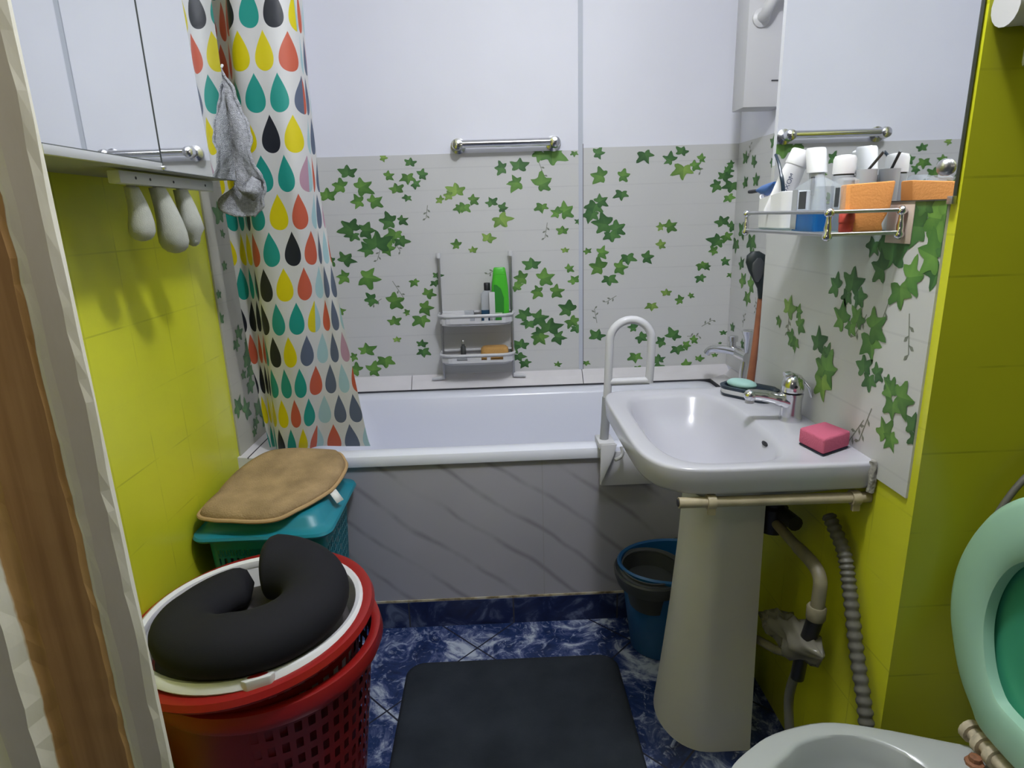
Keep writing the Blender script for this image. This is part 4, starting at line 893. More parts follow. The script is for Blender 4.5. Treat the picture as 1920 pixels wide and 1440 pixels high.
# ------------------------------------------------------------------ mirror cabinet on the left wall, socks and cloth hanging from it
def mirror_cabinet():
    t = thing('mirror_cabinet', 'white mirror cabinet on the left wall above the lime tiles', 'cabinet', (-0.70, 1.25, 1.40))
    y0, ym, y1, z0, z1 = 0.918, 1.237, 1.588, 1.402, 2.15
    MB().box(XL, -0.612, y0, y1, z0, z1).build('carcass', M['cab_under'], t, 0.001)
    def door(ya, yb, zb, ang, nm):
        d = MB(); hx = -0.6055; c = (ya + yb) / 2
        dx = lambda y: hx + math.tan(ang) * (y - c)
        for mi, off in ((0, 0.0), ):
            d.add([(dx(ya) - 0.0055, ya, zb), (dx(yb) - 0.0055, yb, zb), (dx(yb) - 0.0055, yb, z1), (dx(ya) - 0.0055, ya, z1), (dx(ya), ya, zb), (dx(yb), yb, zb), (dx(yb), yb, z1), (dx(ya), ya, z1)],
                  [(0, 1, 2, 3), (4, 5, 6, 7), (0, 1, 5, 4), (1, 2, 6, 5), (2, 3, 7, 6), (3, 0, 4, 7)], 0, False)
        o = d.build('mirror_door', M['edge_dark'], t)
        f = MB(); e = 0.0015
        f.add([(dx(ya + e) + 0.0003, ya + e, zb + e), (dx(yb - e) + 0.0003, yb - e, zb + e), (dx(yb - e) + 0.0003, yb - e, z1), (dx(ya + e) + 0.0003, ya + e, z1)], [(0, 1, 2, 3)], 0, False)
        f.build('silvered_face', M['mirror'], o)
    door(y0, ym - 0.002, z0 + 0.012, math.radians(0.5), 'a'); door(ym + 0.001, y1, z0 - 0.002, math.radians(-0.5), 'b')
    MB().box(-0.612, -0.603, y0, ym - 0.001, z0 - 0.002, z0 + 0.0115).build('aluminium_strip', M['aluminium'], t, 0.001)
    MB().lathe([(0.004, 0), (0.004, 0.005), (0.001, 0.007)], (-0.6025, ym - 0.004, z0 + 0.003), (1, 0, 0), 12).build('door_clip', M['chrome'], t)
    r = MB().box(-0.667, -0.645, 1.165, 1.545, z0 - 0.026, z0 - 0.004)
    r.build('hook_rail', M['white_plastic'], t, 0.002)
    for y in (1.215, 1.265, 1.355, 1.50):
        MB().lathe([(0.0, 0), (0.0028, 0.0002), (0.0028, 0.0007)], (-0.6448, y, z0 - 0.015), (1, 0, 0), 10).build('screw_hole', M['black'], t)
    kids(t)
mirror_cabinet()

def sock(name, label, x, y, ztop, L, r, lean, tip):
    t = thing(name, label, 'sock', (x, y, ztop), 'white socks hanging under the mirror cabinet')
    R = []; n = 20
    for i, (f, q) in enumerate(((0, 0.55), (0.1, 0.62), (0.3, 0.75), (0.5, 0.88), (0.68, 1.0), (0.82, 1.02), (0.91, 0.88), (0.97, 0.6), (1.0, 0.2))):
        if tip: q *= (1.0 if f < 0.8 else 0.62)
        cx, cy, z = x + 0.004 * math.sin(f * 4), y + lean * f, ztop - L * f
        R.append([(cx + r * q * 0.75 * math.cos(2 * PI * k / n) * (1 + 0.06 * math.sin(3 * k)), cy + r * q * math.sin(2 * PI * k / n) * (1 + 0.05 * math.sin(2 * k + i)), z) for k in range(n)])
    MB().rings(R).build('sock_body', M['sock'], t, autosmooth=False)
    MB().box(x - 0.004, x + 0.004, y - 0.010, y + 0.010, ztop - 0.014, ztop + 0.003).build('peg', M['white_plastic'], t, 0.001)
    kids(t)
sock('sock', 'white sock hanging furthest left under the cabinet, half in shadow', -0.672, 1.245, 1.374, 0.100, 0.028, 0.015, False)
sock('sock', 'longest white sock, with a rounded toe, hanging under the cabinet', -0.657, 1.310, 1.374, 0.128, 0.034, 0.042, False)
sock('sock', 'white sock with a pointed toe hanging nearest the grey cloth', -0.657, 1.405, 1.374, 0.118, 0.032, 0.030, True)

def cloth():
    rows = [(1.655, -0.632, -0.622), (1.63, -0.628, -0.607), (1.60, -0.618, -0.592), (1.575, -0.614, -0.588), (1.55, -0.618, -0.578), (1.52, -0.624, -0.568), (1.49, -0.628, -0.566), (1.46, -0.622, -0.572), (1.43, -0.616, -0.562), (1.405, -0.612, -0.552), (1.385, -0.625, -0.551), (1.365, -0.655, -0.560), (1.345, -0.668, -0.562), (1.330, -0.655, -0.578), (1.318, -0.620, -0.588)]
    t = thing('face_cloth', 'pale grey terry cloth hanging at the corner of the mirror cabinet', 'cloth', (-0.60, 1.60, 1.40))
    nc = 14; vs, fs = [], []
    rows2 = catmull([(z, a, c) for z, a, c in rows], 3)
    for i, (z, a, c) in enumerate(rows2):
        for j in range(nc + 1):
            f = j / nc
            y = 1.604 + 0.005 * math.sin(f * 4.2 + z * 22) + 0.0015 * math.sin(f * 11 - z * 60)
            vs.append((a + (c - a) * f + 0.002 * math.sin(z * 160 + j), y + (0.012 if z < 1.40 else 0) * f, z))
    n = nc + 1
    for i in range(len(rows2) - 1):
        for j in range(nc): fs.append((i * n + j, i * n + j + 1, (i + 1) * n + j + 1, (i + 1) * n + j))
    MB().add(vs, fs).build('cloth_sheet', M['terry'], t, solid=0.007, subsurf=1, autosmooth=False)
    e = [Vector(vs[i * n + nc]) for i in range(len(rows2))]
    MB().tube([p + Vector((0.001, -0.002, 0)) for p in e], 0.0042, 8).build('hem', M['terry'], t, autosmooth=False)
    MB().tube([(-0.612, 1.588, 1.650), (-0.612, 1.604, 1.652), (-0.612, 1.612, 1.658)], 0.003, 8).build('hook', M['white_plastic'], t)
    # a folded-up lower corner
    c = MB(); q = [(-0.615, 1.588, 1.397), (-0.590, 1.586, 1.383), (-0.580, 1.584, 1.400), (-0.568, 1.586, 1.410), (-0.551, 1.592, 1.398), (-0.553, 1.592, 1.372), (-0.572, 1.586, 1.352), (-0.60, 1.588, 1.372)]
    c.add(q, [tuple(range(8))]); c.build('folded_corner', M['terry'], t, solid=0.006, autosmooth=False)
    kids(t)
cloth()

# ------------------------------------------------------------------ two-tier bath rack on the ledge, and its contents
XA, XB2, YR = -0.222, 0.068, 2.50
def bath_rack():
    t = thing('bath_rack', 'white two-tier rack on grey poles standing on the bath ledge', 'rack', (-0.077, 2.50, 0.63))
    for x in (XA, XB2):
        MB().tube([(x, 2.528, 0.655), (x + (0.004 if x < 0 else 0), 2.532, 1.150)], 0.0058, 12).build('pole', M['steel'], t)
        MB().lathe([(0.009, 0), (0.0095, 0.014), (0.008, 0.02)], (x + (0.004 if x < 0 else 0), 2.532, 1.146), n=14).build('pole_cap', M['white_plastic'], t)
        s = -1 if x < 0 else 1
        b = MB().tube([(x, 2.528, 0.660), (x + s * 0.05, 2.524, 0.654)], [0.011, 0.006], 12)
        b.build('foot', M['white_plastic'], t)
        f = 1.158
    for z in (0.886, 0.728):
        cx, hx = -0.077, 0.150
        def outline(d, zz):
            x0, x1, yf, yb = cx - hx + d, cx + hx - d, 2.425 + d, 2.545 - d
            pts = [(x0, yb), (x0, yf + 0.045), (x0 + 0.006, yf + 0.024), (x0 + 0.03, yf + 0.004), (x0 + 0.045, yf), (x1 - 0.045, yf), (x1 - 0.03, yf + 0.004), (x1 - 0.006, yf + 0.024), (x1, yf + 0.045), (x1, yb)]
            return [(p[0], p[1], zz) for p in pts]
        o = MB()
        o.rings([outline(0.012, z), outline(0.008, z + 0.014), outline(0.011, z + 0.014), outline(0.014, z + 0.003)])
        o.build('shelf_tray', M['white_plastic'], t)
        r = MB(); r.tube([Vector(p) for p in outline(0.001, z + 0.041)], 0.0055, 8, 0, True, True)
        r.build('tray_rim', M['white_plastic'], t)
        pl = [Vector(q) for q in outline(0.004, z)]
        slots = ((-0.100, -0.078), (-0.057, -0.044), (-0.028, -0.009), (-0.006, 0.025)) if z > 0.8 else ((-0.160, -0.118), (-0.062, -0.040), (-0.025, 0.025))
        xs = sorted([pl[4].x, pl[5].x] + [v for q in slots for v in q])
        path = pl[:4] + [Vector((x, pl[4].y, z)) for x in xs] + pl[6:]
        zz = (0.010, 0.020, 0.032, 0.041); w = MB(); vs = [(q.x, q.y, z + h) for h in zz for q in path]; n = len(path); fs = []
        for a in range(3):
            for k in range(n - 1):
                mxx = (path[k].x + path[k + 1].x) / 2
                if a == 1 and 4 <= k < 4 + len(xs) - 1 and any(s0 < mxx < s1 for s0, s1 in slots): continue
                fs.append((a * n + k, a * n + k + 1, (a + 1) * n + k + 1, (a + 1) * n + k))
        w.add(vs, fs, 0, False); w.build('tray_wall', M['white_plastic'], t, solid=0.003, autosmooth=False)
    kids(t)
bath_rack()

def rack_items():
    z = 0.8895
    t = thing('shampoo_bottle', 'tall green shampoo bottle on the upper tier of the white rack', 'bottle', (0.024, 2.485, z))
    cx, cy = 0.022, 2.485
    R = [sq(cx, cy, 0.030, 0.030, 0.019, 3, 3, z + h, 40) for h in (0.0,)]
    for h, w in ((0.004, 0.033), (0.02, 0.034), (0.09, 0.0345), (0.14, 0.0325), (0.175, 0.0285), (0.19, 0.027)): R.append(sq(cx, cy, w, w, 0.02 * w / 0.034, 3, 3, z + h, 40))
    MB().rings(R).build('bottle_body', M['green_bottle'], t)
    MB().rings([sq(cx, cy, w, w, 0.02 * w / 0.034, 3, 3, z + h, 40) for h, w in ((0.1905, 0.027), (0.212, 0.0235), (0.217, 0.020))]).build('flip_cap', M['green_bottle'], t)
    lab = MB(); pts = [(cx - 0.030 + 0.0, z + 0.012), (cx + 0.012, z + 0.012), (cx + 0.014, z + 0.10), (cx + 0.004, z + 0.135), (cx - 0.012, z + 0.15), (cx - 0.024, z + 0.152)]
    prism([(x, cy - 0.0206, zz) for x, zz in pts], (0, 0.002, 0), lab); lab.build('label', M['green_label'], t)
    MB().box(cx - 0.021, cx + 0.006, cy - 0.0212, cy - 0.0202, z + 0.028, z + 0.042).build('label', M['pale_label'], t)
    kids(t)
    t = thing('bath_gel_bottle', 'small bottle with a black cap and dark blue gel on the upper tier', 'bottle', (-0.034, 2.49, z))
    MB().rings([rrect(-0.034, 2.49, 0.0215, 0.014, 0.008, z), rrect(-0.034, 2.49, 0.0215, 0.014, 0.008, z + 0.052)]).build('gel', M['slate_liquid'], t)
    MB().rings([rrect(-0.034, 2.49, 0.0215, 0.014, 0.008, z + 0.0522), rrect(-0.034, 2.49, 0.0205, 0.014, 0.008, z + 0.115), rrect(-0.032, 2.49, 0.013, 0.011, 0.008, z + 0.128)]).build('bottle_body', M['grey_clear'], t)
    MB().lathe([(0.0125, 0.1285), (0.0125, 0.156), (0.011, 0.158)], (-0.029, 2.49, z), n=20).build('cap', M['black'], t); kids(t)
    o = MB().box(-0.0225, 0.0005, 2.455, 2.472, z, z + 0.124).build('carton', M['white_plastic'], None, 0.002)
    tag(o, 'narrow white carton between the gel and the green shampoo', 'carton')
    o = MB().rings([sq(-0.165, 2.455, 0.048, 0.048, 0.022, 3, 3, z + h, 40) if w else None for h, w in ((0, 1), (0.04, 1))] + [sq(-0.165, 2.455, 0.045, 0.045, 0.020, 3, 3, z + 0.047, 40)]).build('soap_box', M['white_plastic'])
    tag(o, 'white rounded soap box at the left end of the upper tier', 'soap box')
    o = MB().box(-0.125, -0.085, 2.485, 2.52, z, z + 0.048).build('razor_pack', M['grey_clear'], None, 0.004)
    tag(o, 'low grey pack behind the white soap box on the upper tier', 'pack')
    z = 0.7315
    t = thing('cosmetic_bottle', 'tiny grey bottle with a silver top on the lower tier of the rack', 'bottle', (-0.135, 2.48, z))
    MB().lathe([(0.010, 0.02), (0.0105, 0.024), (0.0105, 0.062), (0.006, 0.068), (0.006, 0.074)], (-0.135, 2.485, z), n=18).build('bottle_body', M['dark_grey'], t)
    MB().lathe([(0.0072, 0.0745), (0.0072, 0.088), (0.006, 0.09)], (-0.135, 2.485, z), n=18).build('cap', M['steel'], t); kids(t)
    o = MB().rings([rrect(-0.145, 2.485, 0.045, 0.028, 0.012, z + h) for h in (0, 0.019)]).build('soap_tin', M['grey_clear'])
    tag(o, 'flat grey tin under the tiny bottle on the lower tier', 'tin')
    o = MB().rings([rrect(-0.008, 2.487, 0.056, 0.034, 0.02, z), rrect(-0.008, 2.487, 0.058, 0.036, 0.022, z + 0.02), rrect(-0.008, 2.487, 0.055, 0.034, 0.022, z + 0.052), rrect(-0.008, 2.487, 0.047, 0.028, 0.02, z + 0.060)]).build('bath_sponge', M['tan_sponge'])
    tag(o, 'tan bath sponge at the right of the lower tier', 'sponge')
rack_items()

# ------------------------------------------------------------------ laundry hamper, rug, stacked baskets, neck pillow
def lattice_uv(o, fn):
    me = o.data; uv = me.uv_layers.new(name='lattice')
    for p in me.polygons:
        us = [fn(me.vertices[me.loops[l].vertex_index].co, p) for l in p.loop_indices]
        for l, q in zip(p.loop_indices, us): uv.data[l].uv = q
def hamper():
    cx, cy = -0.618, 1.615; hx, hy = 0.152, 0.150
    t = thing('laundry_hamper', 'turquoise pierced laundry hamper with a lid under the tan rug', 'hamper', (cx, cy, 0))
    f = lambda z: 0.86 + 0.14 * z / 0.53
    R = [rrect(cx, cy, hx * f(z), hy * f(z), 0.035, z, 8) for z in (0.003, 0.10, 0.20, 0.30, 0.40, 0.47, 0.53)]
    b = MB(); b.rings(R, 0, True, False)
    o = b.build('basket_body', M['teal_holes'], t, solid=0.0)
    def fn(co, p):
        n = p.normal
        if abs(n.z) > 0.7: return (0, -1)
        u = co.y - cy if abs(n.x) > abs(n.y) else co.x - cx
        corner = min(abs(n.x), abs(n.y)) > 0.12
        return (u + 1.0, -1 if (corner or co.z > 0.475 or co.z < 0.04) else co.z)
    lattice_uv(o, fn)
    g = lambda d, z, r=0.04: rrect(cx, cy, hx + d, hy + d, r, z, 8)
    L = [g(0.004, 0.522), g(0.024, 0.524), g(0.027, 0.530), g(0.024, 0.537), g(0.010, 0.540), g(0.000, 0.548), g(-0.008, 0.566), g(-0.022, 0.576), g(-0.09, 0.580)]
    MB().rings(L).build('lid', M['teal'], t)
    kids(t)
hamper()
def rug():
    t = thing('plush_rug', 'tan plush oval rug with a white tag lying on the turquoise hamper', 'rug', (-0.61, 1.67, 0.585))
    base = [(-0.775, 1.475), (-0.735, 1.452), (-0.686, 1.443), (-0.617, 1.437), (-0.555, 1.452), (-0.500, 1.510), (-0.462, 1.600), (-0.448, 1.690), (-0.460, 1.730), (-0.492, 1.770), (-0.56, 1.787), (-0.63, 1.785), (-0.705, 1.750), (-0.757, 1.67), (-0.775, 1.56)]
    out = [(p.x, p.y) for p in catmull([(x, y, 0) for x, y in base], 6, True)]
    c = (-0.61, 1.63)
    def zz(x, y):
        inside = max(abs(x + 0.618) / 0.155, abs(y - 1.615) / 0.150)
        drop = max(0, inside - 0.95) * 0.04
        return 0.583 - drop + max(0.0, y - 1.58) * 0.24 + 0.004 * math.sin(x * 21) * math.sin(y * 17)
    def ring(f, dz): return [(c[0] + (x - c[0]) * f, c[1] + (y - c[1]) * f, zz(c[0] + (x - c[0]) * f, c[1] + (y - c[1]) * f) + dz) for x, y in out]
    MB().rings([ring(0.97, -0.001), ring(0.985, 0.010), ring(0.95, 0.021), ring(0.85, 0.025), ring(0.7, 0.027), ring(0.5, 0.028), ring(0.25, 0.028), ring(0.05, 0.028)]).build('pile', M['tan_fur'], t, autosmooth=False)
    MB().tube([Vector(p) + Vector((0, 0, 0.002)) for p in ring(1.0, 0.004)], 0.0055, 8, 0, True, True).build('binding', M['tan_edge'], t)
    MB().add([(-0.470, 1.578, 0.588), (-0.457, 1.600, 0.588), (-0.436, 1.590, 0.560), (-0.449, 1.568, 0.560)], [(0, 1, 2, 3)]).build('tag', M['tag'], t, solid=0.0012)
    kids(t)
rug()

def basket(name, label, cx, cy, r_top, r_bot, z0, z1, lip, mat_h, mat_s, tilt=(0, 0), band=0.03, grp=None, hole_from=0.0, rim_h=0.0):
    t = thing(name, label, 'laundry basket', (cx, cy, z0), grp)
    n = 64
    tz = lambda x, y: tilt[0] * (x - cx) + tilt[1] * (y - cy)
    def ring(r, z):
        f = (z - z0) / (z1 - z0)
        return [(cx + r * math.cos(2 * PI * i / n), cy + r * math.sin(2 * PI * i / n), z + f * tz(cx + r * math.cos(2 * PI * i / n), cy + r * math.sin(2 * PI * i / n))) for i in range(n)]
    rr = lambda z: r_bot + (r_top - r_bot) * (z - z0) / (z1 - z0)
    zs = [z0 + 0.002 + (z1 - z0 - 0.002) * k / 10 for k in range(11)]
    o = MB().rings([ring(rr(z), z) for z in zs], 0, True, False).build('basket_wall', mat_h, t)
    def fn(co, p):
        if abs(p.normal.z) > 0.8: return (0, -1)
        a = math.atan2(co.y - cy, co.x - cx)
        pc = p.center; ac = math.atan2(pc.y - cy, pc.x - cx)
        if a - ac > PI: a -= 2 * PI
        if a - ac < -PI: a += 2 * PI
        f = (co.z - z0) / (z1 - z0)
        return ((a + 4) * r_top, -1 if pc.z > z1 - band or pc.z < max(z0 + 0.02, hole_from) else co.z - z0)
    lattice_uv(o, fn)
    P = [(rr(z1) - 0.004, z1 - 0.012), (rr(z1) + lip - 0.002, z1 - 0.018 - rim_h), (rr(z1) + lip + 0.005, z1 - 0.008 - rim_h * 0.6), (rr(z1) + lip, z1 + 0.004), (rr(z1) + lip * 0.5, z1 + 0.007), (rr(z1) - 0.003, z1 + 0.003), (rr(z1) - 0.005, z1 - 0.006)]
    MB().rings([ring(r, z) for r, z in P], 0, closed=True).build('rim', mat_s, t)
    return t, ring
def baskets():
    t, _ = basket('laundry_basket', 'lower red laundry basket with a rolled rim, standing on the floor', -0.520, 1.192, 0.222, 0.17, 0.0, 0.428, 0.016, M['red_holes'], M['red'], band=0.05, rim_h=0.018)
    kids(t)
    t, _ = basket('laundry_basket', 'upper red laundry basket nested inside the lower red one', -0.545, 1.185, 0.226, 0.185, 0.14, 0.487, 0.026, M['red_holes'], M['red'], tilt=(0.04, 0.03), band=0.022, hole_from=0.40)
    kids(t)
    t, ring = basket('laundry_basket', 'white laundry basket inside the red ones, under the neck pillow', -0.540, 1.180, 0.216, 0.165, 0.22, 0.500, 0.012, M['bright_plastic'], M['bright_plastic'], tilt=(0.0, 0.0), band=0.3)
    a = math.radians(-68)
    p = Vector((-0.540 + 0.226 * math.cos(a), 1.180 + 0.226 * math.sin(a), 0.500))
    h = MB(); q = Vector((-math.sin(a), math.cos(a), 0)); o2 = Vector((math.cos(a), math.sin(a), 0))
    R = [[p + q * (0.030 * c) + o2 * (0.010 * s2) + Vector((0, 0, z)) for c, s2 in ((1, 0.2), (0.7, 1), (-0.7, 1), (-1, 0.2), (-0.7, -0.6), (0.7, -0.6))] for z in (-0.014, 0.006, 0.009)]
    h.rings(R); h.build('handle_grip', M['bright_plastic'], t, 0.002)
    h = MB(); h.rings([[p + q * (0.018 * math.cos(2 * PI * i / 20)) + o2 * (0.0045 * math.sin(2 * PI * i / 20)) + Vector((0, 0, z)) for i in range(20)] for z in (0.0085, 0.0098)]); h.build('handle_slot', M['red'], t)
    kids(t)
    n = 40
    o = MB().rings([ell(-0.54, 1.18, 0.10, 0.10, 0.36, n), ell(-0.54, 1.18, 0.19, 0.19, 0.40, n), ell(-0.54, 1.18, 0.195, 0.195, 0.445, n), ell(-0.53, 1.18, 0.15, 0.15, 0.472, n), ell(-0.52, 1.17, 0.08, 0.08, 0.482, n), ell(-0.52, 1.17, 0.02, 0.02, 0.482, n)]).build('folded_cloth', M['grey_cloth'], autosmooth=False)
    tag(o, 'dark grey cloth in the white basket, seen through the neck pillow', 'cloth')
baskets()

def neck_pillow():
    t = thing('neck_pillow', 'dark navy U-shaped neck pillow lying on the white laundry basket', 'pillow', (-0.52, 1.14, 0.50))
    cx, cy = -0.523, 1.138; a0, a1 = math.radians(101), math.radians(101 - 352); K = 72; n = 28; R = []
    for i in range(K + 1):
        f = i / K; a = a0 + (a1 - a0) * f
        e = math.sin(PI * min(1, max(0, f))) 
        end = min(f, 1 - f) / 0.045
        cap = math.sqrt(max(0.0, 1 - (1 - min(1, end)) ** 2)) if end < 1 else 1.0
        lf = max(0.0, min(1.0, (f - 0.55) / 0.3)); rt = (0.064 + 0.012 * max(0, 1 - f / 0.4) - 0.004 * lf) * max(cap, 0.05); ht = 0.052 if f > 0.3 else 0.052 + 0.018 * (0.3 - f) / 0.3; ht -= 0.016 * lf
        rm = 0.127
        c = Vector((cx + rm * math.cos(a) * 1.0, cy + rm * math.sin(a), 0.546 - 0.026 * lf + (0.012 if f < 0.25 else 0.0) * (1 - f / 0.25 if f < 0.25 else 0)))
        rad = Vector((math.cos(a), math.sin(a), 0)); ring = []
        for j in range(n):
            b = 2 * PI * j / n; cb, sb = math.cos(b), math.sin(b)
            ring.append(c + rad * rt * math.copysign(abs(cb) ** 0.9, cb) + Vector((0, 0, 1)) * ht * max(cap, 0.05) * math.copysign(abs(sb) ** 0.95, sb))
        R.append(ring)
    MB().rings(R).build('pillow_body', M['pillow'], t, autosmooth=False)
    kids(t)
neck_pillow()

# ------------------------------------------------------------------ bath mat
def bath_mat():
    P = [rrect(0.012, 1.30, 0.300, 0.292, 0.045, 0.0), rrect(0.012, 1.30, 0.312, 0.303, 0.055, 0.004), rrect(0.012, 1.30, 0.312, 0.303, 0.055, 0.010), rrect(0.012, 1.30, 0.302, 0.294, 0.05, 0.015), rrect(0.012, 1.30, 0.292, 0.285, 0.05, 0.0125), rrect(0.012, 1.30, 0.05, 0.05, 0.03, 0.0125)]
    o = MB().rings(P).build('bath_mat', M['mat_fabric'], autosmooth=False)
    tag(o, 'charcoal bath mat on the blue tiled floor in front of the bath', 'bath mat')
bath_mat()

# ------------------------------------------------------------------ mop bucket
def bucket():
    cx, cy = 0.506, 1.655
    t = thing('mop_bucket', 'blue mop bucket with a dark wringer standing behind the basin pedestal', 'bucket', (cx, cy, 0))
    E = lambda rx, ry, z: ell(cx, cy, rx, ry, z, 48)
    MB().rings([E(0.118, 0.088, 0.0), E(0.122, 0.092, 0.004), E(0.158, 0.118, 0.276), E(0.166, 0.126, 0.278), E(0.168, 0.128, 0.288), E(0.163, 0.122, 0.293), E(0.156, 0.116, 0.288), E(0.118, 0.086, 0.012)]).build('bucket_body', M['blue'], t)
    wx, wy = 0.432, 1.628; q = lambda rx, ry, z, dx=0: ell(wx + dx, wy, rx, ry, z, 48)
    MB().rings([q(0.098, 0.106, 0.240), q(0.106, 0.116, 0.262), q(0.108, 0.118, 0.280), q(0.104, 0.114, 0.285), q(0.092, 0.100, 0.278), q(0.083, 0.092, 0.282), q(0.078, 0.086, 0.25), q(0.062, 0.072, 0.17), q(0.03, 0.03, 0.165)]).build('wringer', M['dark_grey'], t)
    MB().tube([Vector(p) for p in ell(wx, wy, 0.084, 0.093, 0.286, 48)], 0.0030, 8, 0, True, True).build('wringer_ring', M['dark_grey'], t)
    MB().tube(catmull([(cx + 0.02, cy + 0.126, 0.268), (cx + 0.05, cy + 0.132, 0.285), (cx + 0.12, cy + 0.10, 0.285), (cx + 0.155, cy + 0.03, 0.28), (cx + 0.166, cy, 0.27)], 5), 0.004, 8).build('bail_handle', M['dark_grey'], t)
    kids(t)
bucket()

# ------------------------------------------------------------------ toilet with its green seat and lid raised
def toilet():
    t = thing('toilet', 'white toilet at the lower right with a green seat and lid raised', 'toilet', (0.62, 0.735, 0))
    CY = 0.735
    up = [(0.322, 0.0), (0.330, 0.045), (0.360, 0.094), (0.405, 0.130), (0.467, 0.163), (0.564, 0.183), (0.65, 0.166), (0.761, 0.128), (0.815, 0.110), (0.850, 0.085), (0.860, 0.0)]
    inn = [(0.392, 0.0), (0.402, 0.045), (0.438, 0.088), (0.472, 0.112), (0.505, 0.134), (0.566, 0.147), (0.628, 0.134), (0.675, 0.094), (0.692, 0.062), (0.703, 0.03), (0.706, 0.0)]
    def full(h):
        P = [(x, CY + y, 0) for x, y in h] + [(x, CY - y, 0) for x, y in h[-2:0:-1]]
        return [(p.x, p.y) for p in catmull(P, 4, True)]
    O, I = full(up), full(inn)
    mid = lambda f: [(O[i][0] * (1 - f) + I[i][0] * f, O[i][1] * (1 - f) + I[i][1] * f) for i in range(len(O))]
    sc = lambda Q, f, c, z: [(c[0] + (x - c[0]) * f, c[1] + (y - c[1]) * f, z) for x, y in Q]
    c = (0.66, CY)
    R = [sc(O, 0.62, c, 0.0), sc(O, 0.60, c, 0.05), sc(O, 0.60, c, 0.14), sc(O, 0.74, c, 0.24), sc(O, 0.92, c, 0.33), sc(O, 0.99, c, 0.365), sc(O, 1.0, c, 0.385), [(x, y, 0.396) for x, y in mid(0.06)], [(x, y, 0.401) for x, y in mid(0.25)], [(x, y, 0.401) for x, y in mid(0.8)], [(x, y, 0.3995) for x, y in mid(0.93)], [(x, y, 0.395) for x, y in I], sc(I, 0.97, (0.56, CY), 0.36), sc(I, 0.80, (0.56, CY), 0.28), sc(I, 0.45, (0.58, CY), 0.20), sc(I, 0.15, (0.6, CY), 0.18)]
    MB().rings(R).build('bowl', M['toilet'], t)
    # raised seat and lid: outline in (sideways, up) from the hinge line
    hx, hz, lean = 0.814, 0.425, 0.004
    half = [(0.072, 0.026), (0.112, 0.052), (0.145, 0.085), (0.170, 0.130), (0.189, 0.18), (0.195, 0.235), (0.188, 0.29), (0.167, 0.35), (0.134, 0.405), (0.086, 0.448), (0.03, 0.464)]
    hol = [(0.045, 0.100), (0.075, 0.115), (0.098, 0.152), (0.113, 0.208), (0.110, 0.268), (0.090, 0.322), (0.056, 0.358), (0.02, 0.371)]
    def ringp(h):
        P = [(s2, v, 0) for s2, v in h] + [(-s2, v, 0) for s2, v in h[::-1]]
        Q = catmull(P, 10, True); Q.append(Q[0]); L = [0.0]
        for i in range(1, len(Q)): L.append(L[-1] + (Q[i] - Q[i - 1]).length)
        out = []; i = 1
        for k in range(96):                       # even steps round the outline
            s3 = L[-1] * k / 96
            while L[i] < s3: i += 1
            f = (s3 - L[i - 1]) / max(1e-9, L[i] - L[i - 1]); q = Q[i - 1].lerp(Q[i], f); out.append((q.x, q.y))
        return out
    A, B = ringp(half), ringp(hol); CS = CY + 0.008
    W = lambda s2, v, d: (hx + lean * v - d, CS + s2, hz + v)
    mx = lambda f: [(A[i][0] * (1 - f) + B[i][0] * f, A[i][1] * (1 - f) + B[i][1] * f) for i in range(len(A))]
    def rg(Q, d, k=1.0): return [W(x * k, 0.2 + (v - 0.2) * k, d) for x, v in Q]
    st = MB().rings([rg(A, 0.020), rg(A, 0.030, 1.004), rg(mx(0.05), 0.037), rg(mx(0.14), 0.0405), rg(mx(0.6), 0.042), rg(mx(0.9), 0.041), rg(mx(0.98), 0.037), rg(B, 0.030), rg(B, 0.020)], closed=True).build('seat', M['pale_lid'], t)
    ld = MB().rings([rg(A, 0.002, 0.98), rg(A, 0.006, 1.01), rg(A, 0.017, 1.012), rg(A, 0.019, 0.99), rg(B, 0.019, 1.25), rg(B, 0.010, 1.15), rg(B, 0.008, 0.6), rg(B, 0.008, 0.1)]).build('lid', M['green_lid'], t)
    for s2 in (0.105, 0.045, -0.045, -0.105):
        pass
    b = MB().tube([(hx - 0.026, CY + 0.124, 0.424), (hx - 0.026, CY + 0.03, 0.424)], 0.012, 12)
    for y in (0.112, 0.086, 0.060): b.lathe([(0.019, 0), (0.019, 0.012)], (hx - 0.026, CY + y, 0.424), (0, 1, 0), 14)
    b.build('hinge', M['rust_hinge'], t)
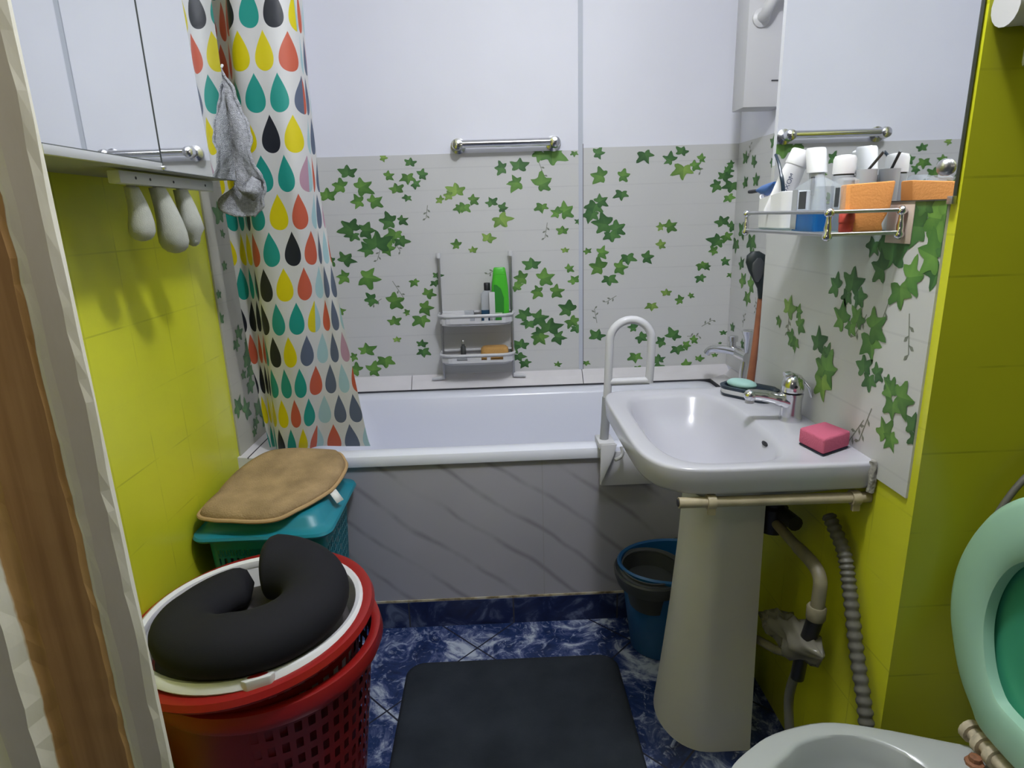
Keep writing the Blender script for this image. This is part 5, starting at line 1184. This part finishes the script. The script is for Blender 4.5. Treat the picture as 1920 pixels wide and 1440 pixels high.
    b = MB().tube([(hx - 0.012, CY - 0.118, 0.418), (hx - 0.012, CY - 0.03, 0.418)], 0.011, 12).build('hinge', M['rust_hinge'], t)
    for y in (0.075, -0.075):
        MB().lathe([(0.014, -0.002), (0.014, 0.004), (0.009, 0.006), (0.009, 0.014), (0.004, 0.016)], (hx - 0.050, CY + y, 0.402), n=8).build('hinge_bolt', M['rust'], t)
    kids(t)
    h = thing('cistern_hose', 'thin pale hose curving down the olive wall behind the raised lid', 'hose', (0.86, 0.94, 0.85))
    MB().tube(catmull([(0.93, 0.935, 0.90), (0.885, 0.935, 0.868), (0.860, 0.935, 0.838), (0.840, 0.935, 0.800), (0.826, 0.935, 0.760), (0.818, 0.935, 0.70), (0.815, 0.935, 0.62)], 6), 0.0055, 10).build('hose', M['hose'], h)
    MB().lathe([(0.012, 0), (0.012, 0.012), (0.007, 0.016), (0.007, 0.022)], (0.895, YN - 0.0005, 0.883), (0, -1, 0), 14).build('valve', M['dark_grey'], h)
    kids(h)
    p = thing('white_pipe', 'white pipe with a collar at the top right corner on the olive wall', 'pipe', (0.77, 0.93, 1.55))
    MB().tube([(XS + 0.003, 0.93, 1.555), (0.74, 0.93, 1.557), (1.2, 0.93, 1.57)], 0.026, 18).build('pipe', M['white_plastic'], p)
    MB().lathe([(0.016, -0.045), (0.017, -0.04), (0.017, 0.0), (0.024, 0.008), (0.024, 0.03)], (0.765, 0.93, 1.527), n=18).build('collar', M['white_plastic'], p)
    kids(p)
toilet()

# ------------------------------------------------------------------ ceiling lamp
def ceiling_lamp():
    t = thing('ceiling_lamp', 'small white ceiling lamp holder above the room', 'lamp', (LAMP_XYZ[0], LAMP_XYZ[1], ZC - 0.05))
    MB().lathe([(0.05, 0.0), (0.05, -0.012), (0.022, -0.02), (0.02, -0.07), (0.016, -0.072)], (LAMP_XYZ[0], LAMP_XYZ[1], ZC), n=24).build('lamp_holder', M['white_plastic'], t)
    kids(t); bulb_light.parent = t; bulb_light.location = Vector(LAMP_XYZ) - Vector(t.location)
ceiling_lamp()
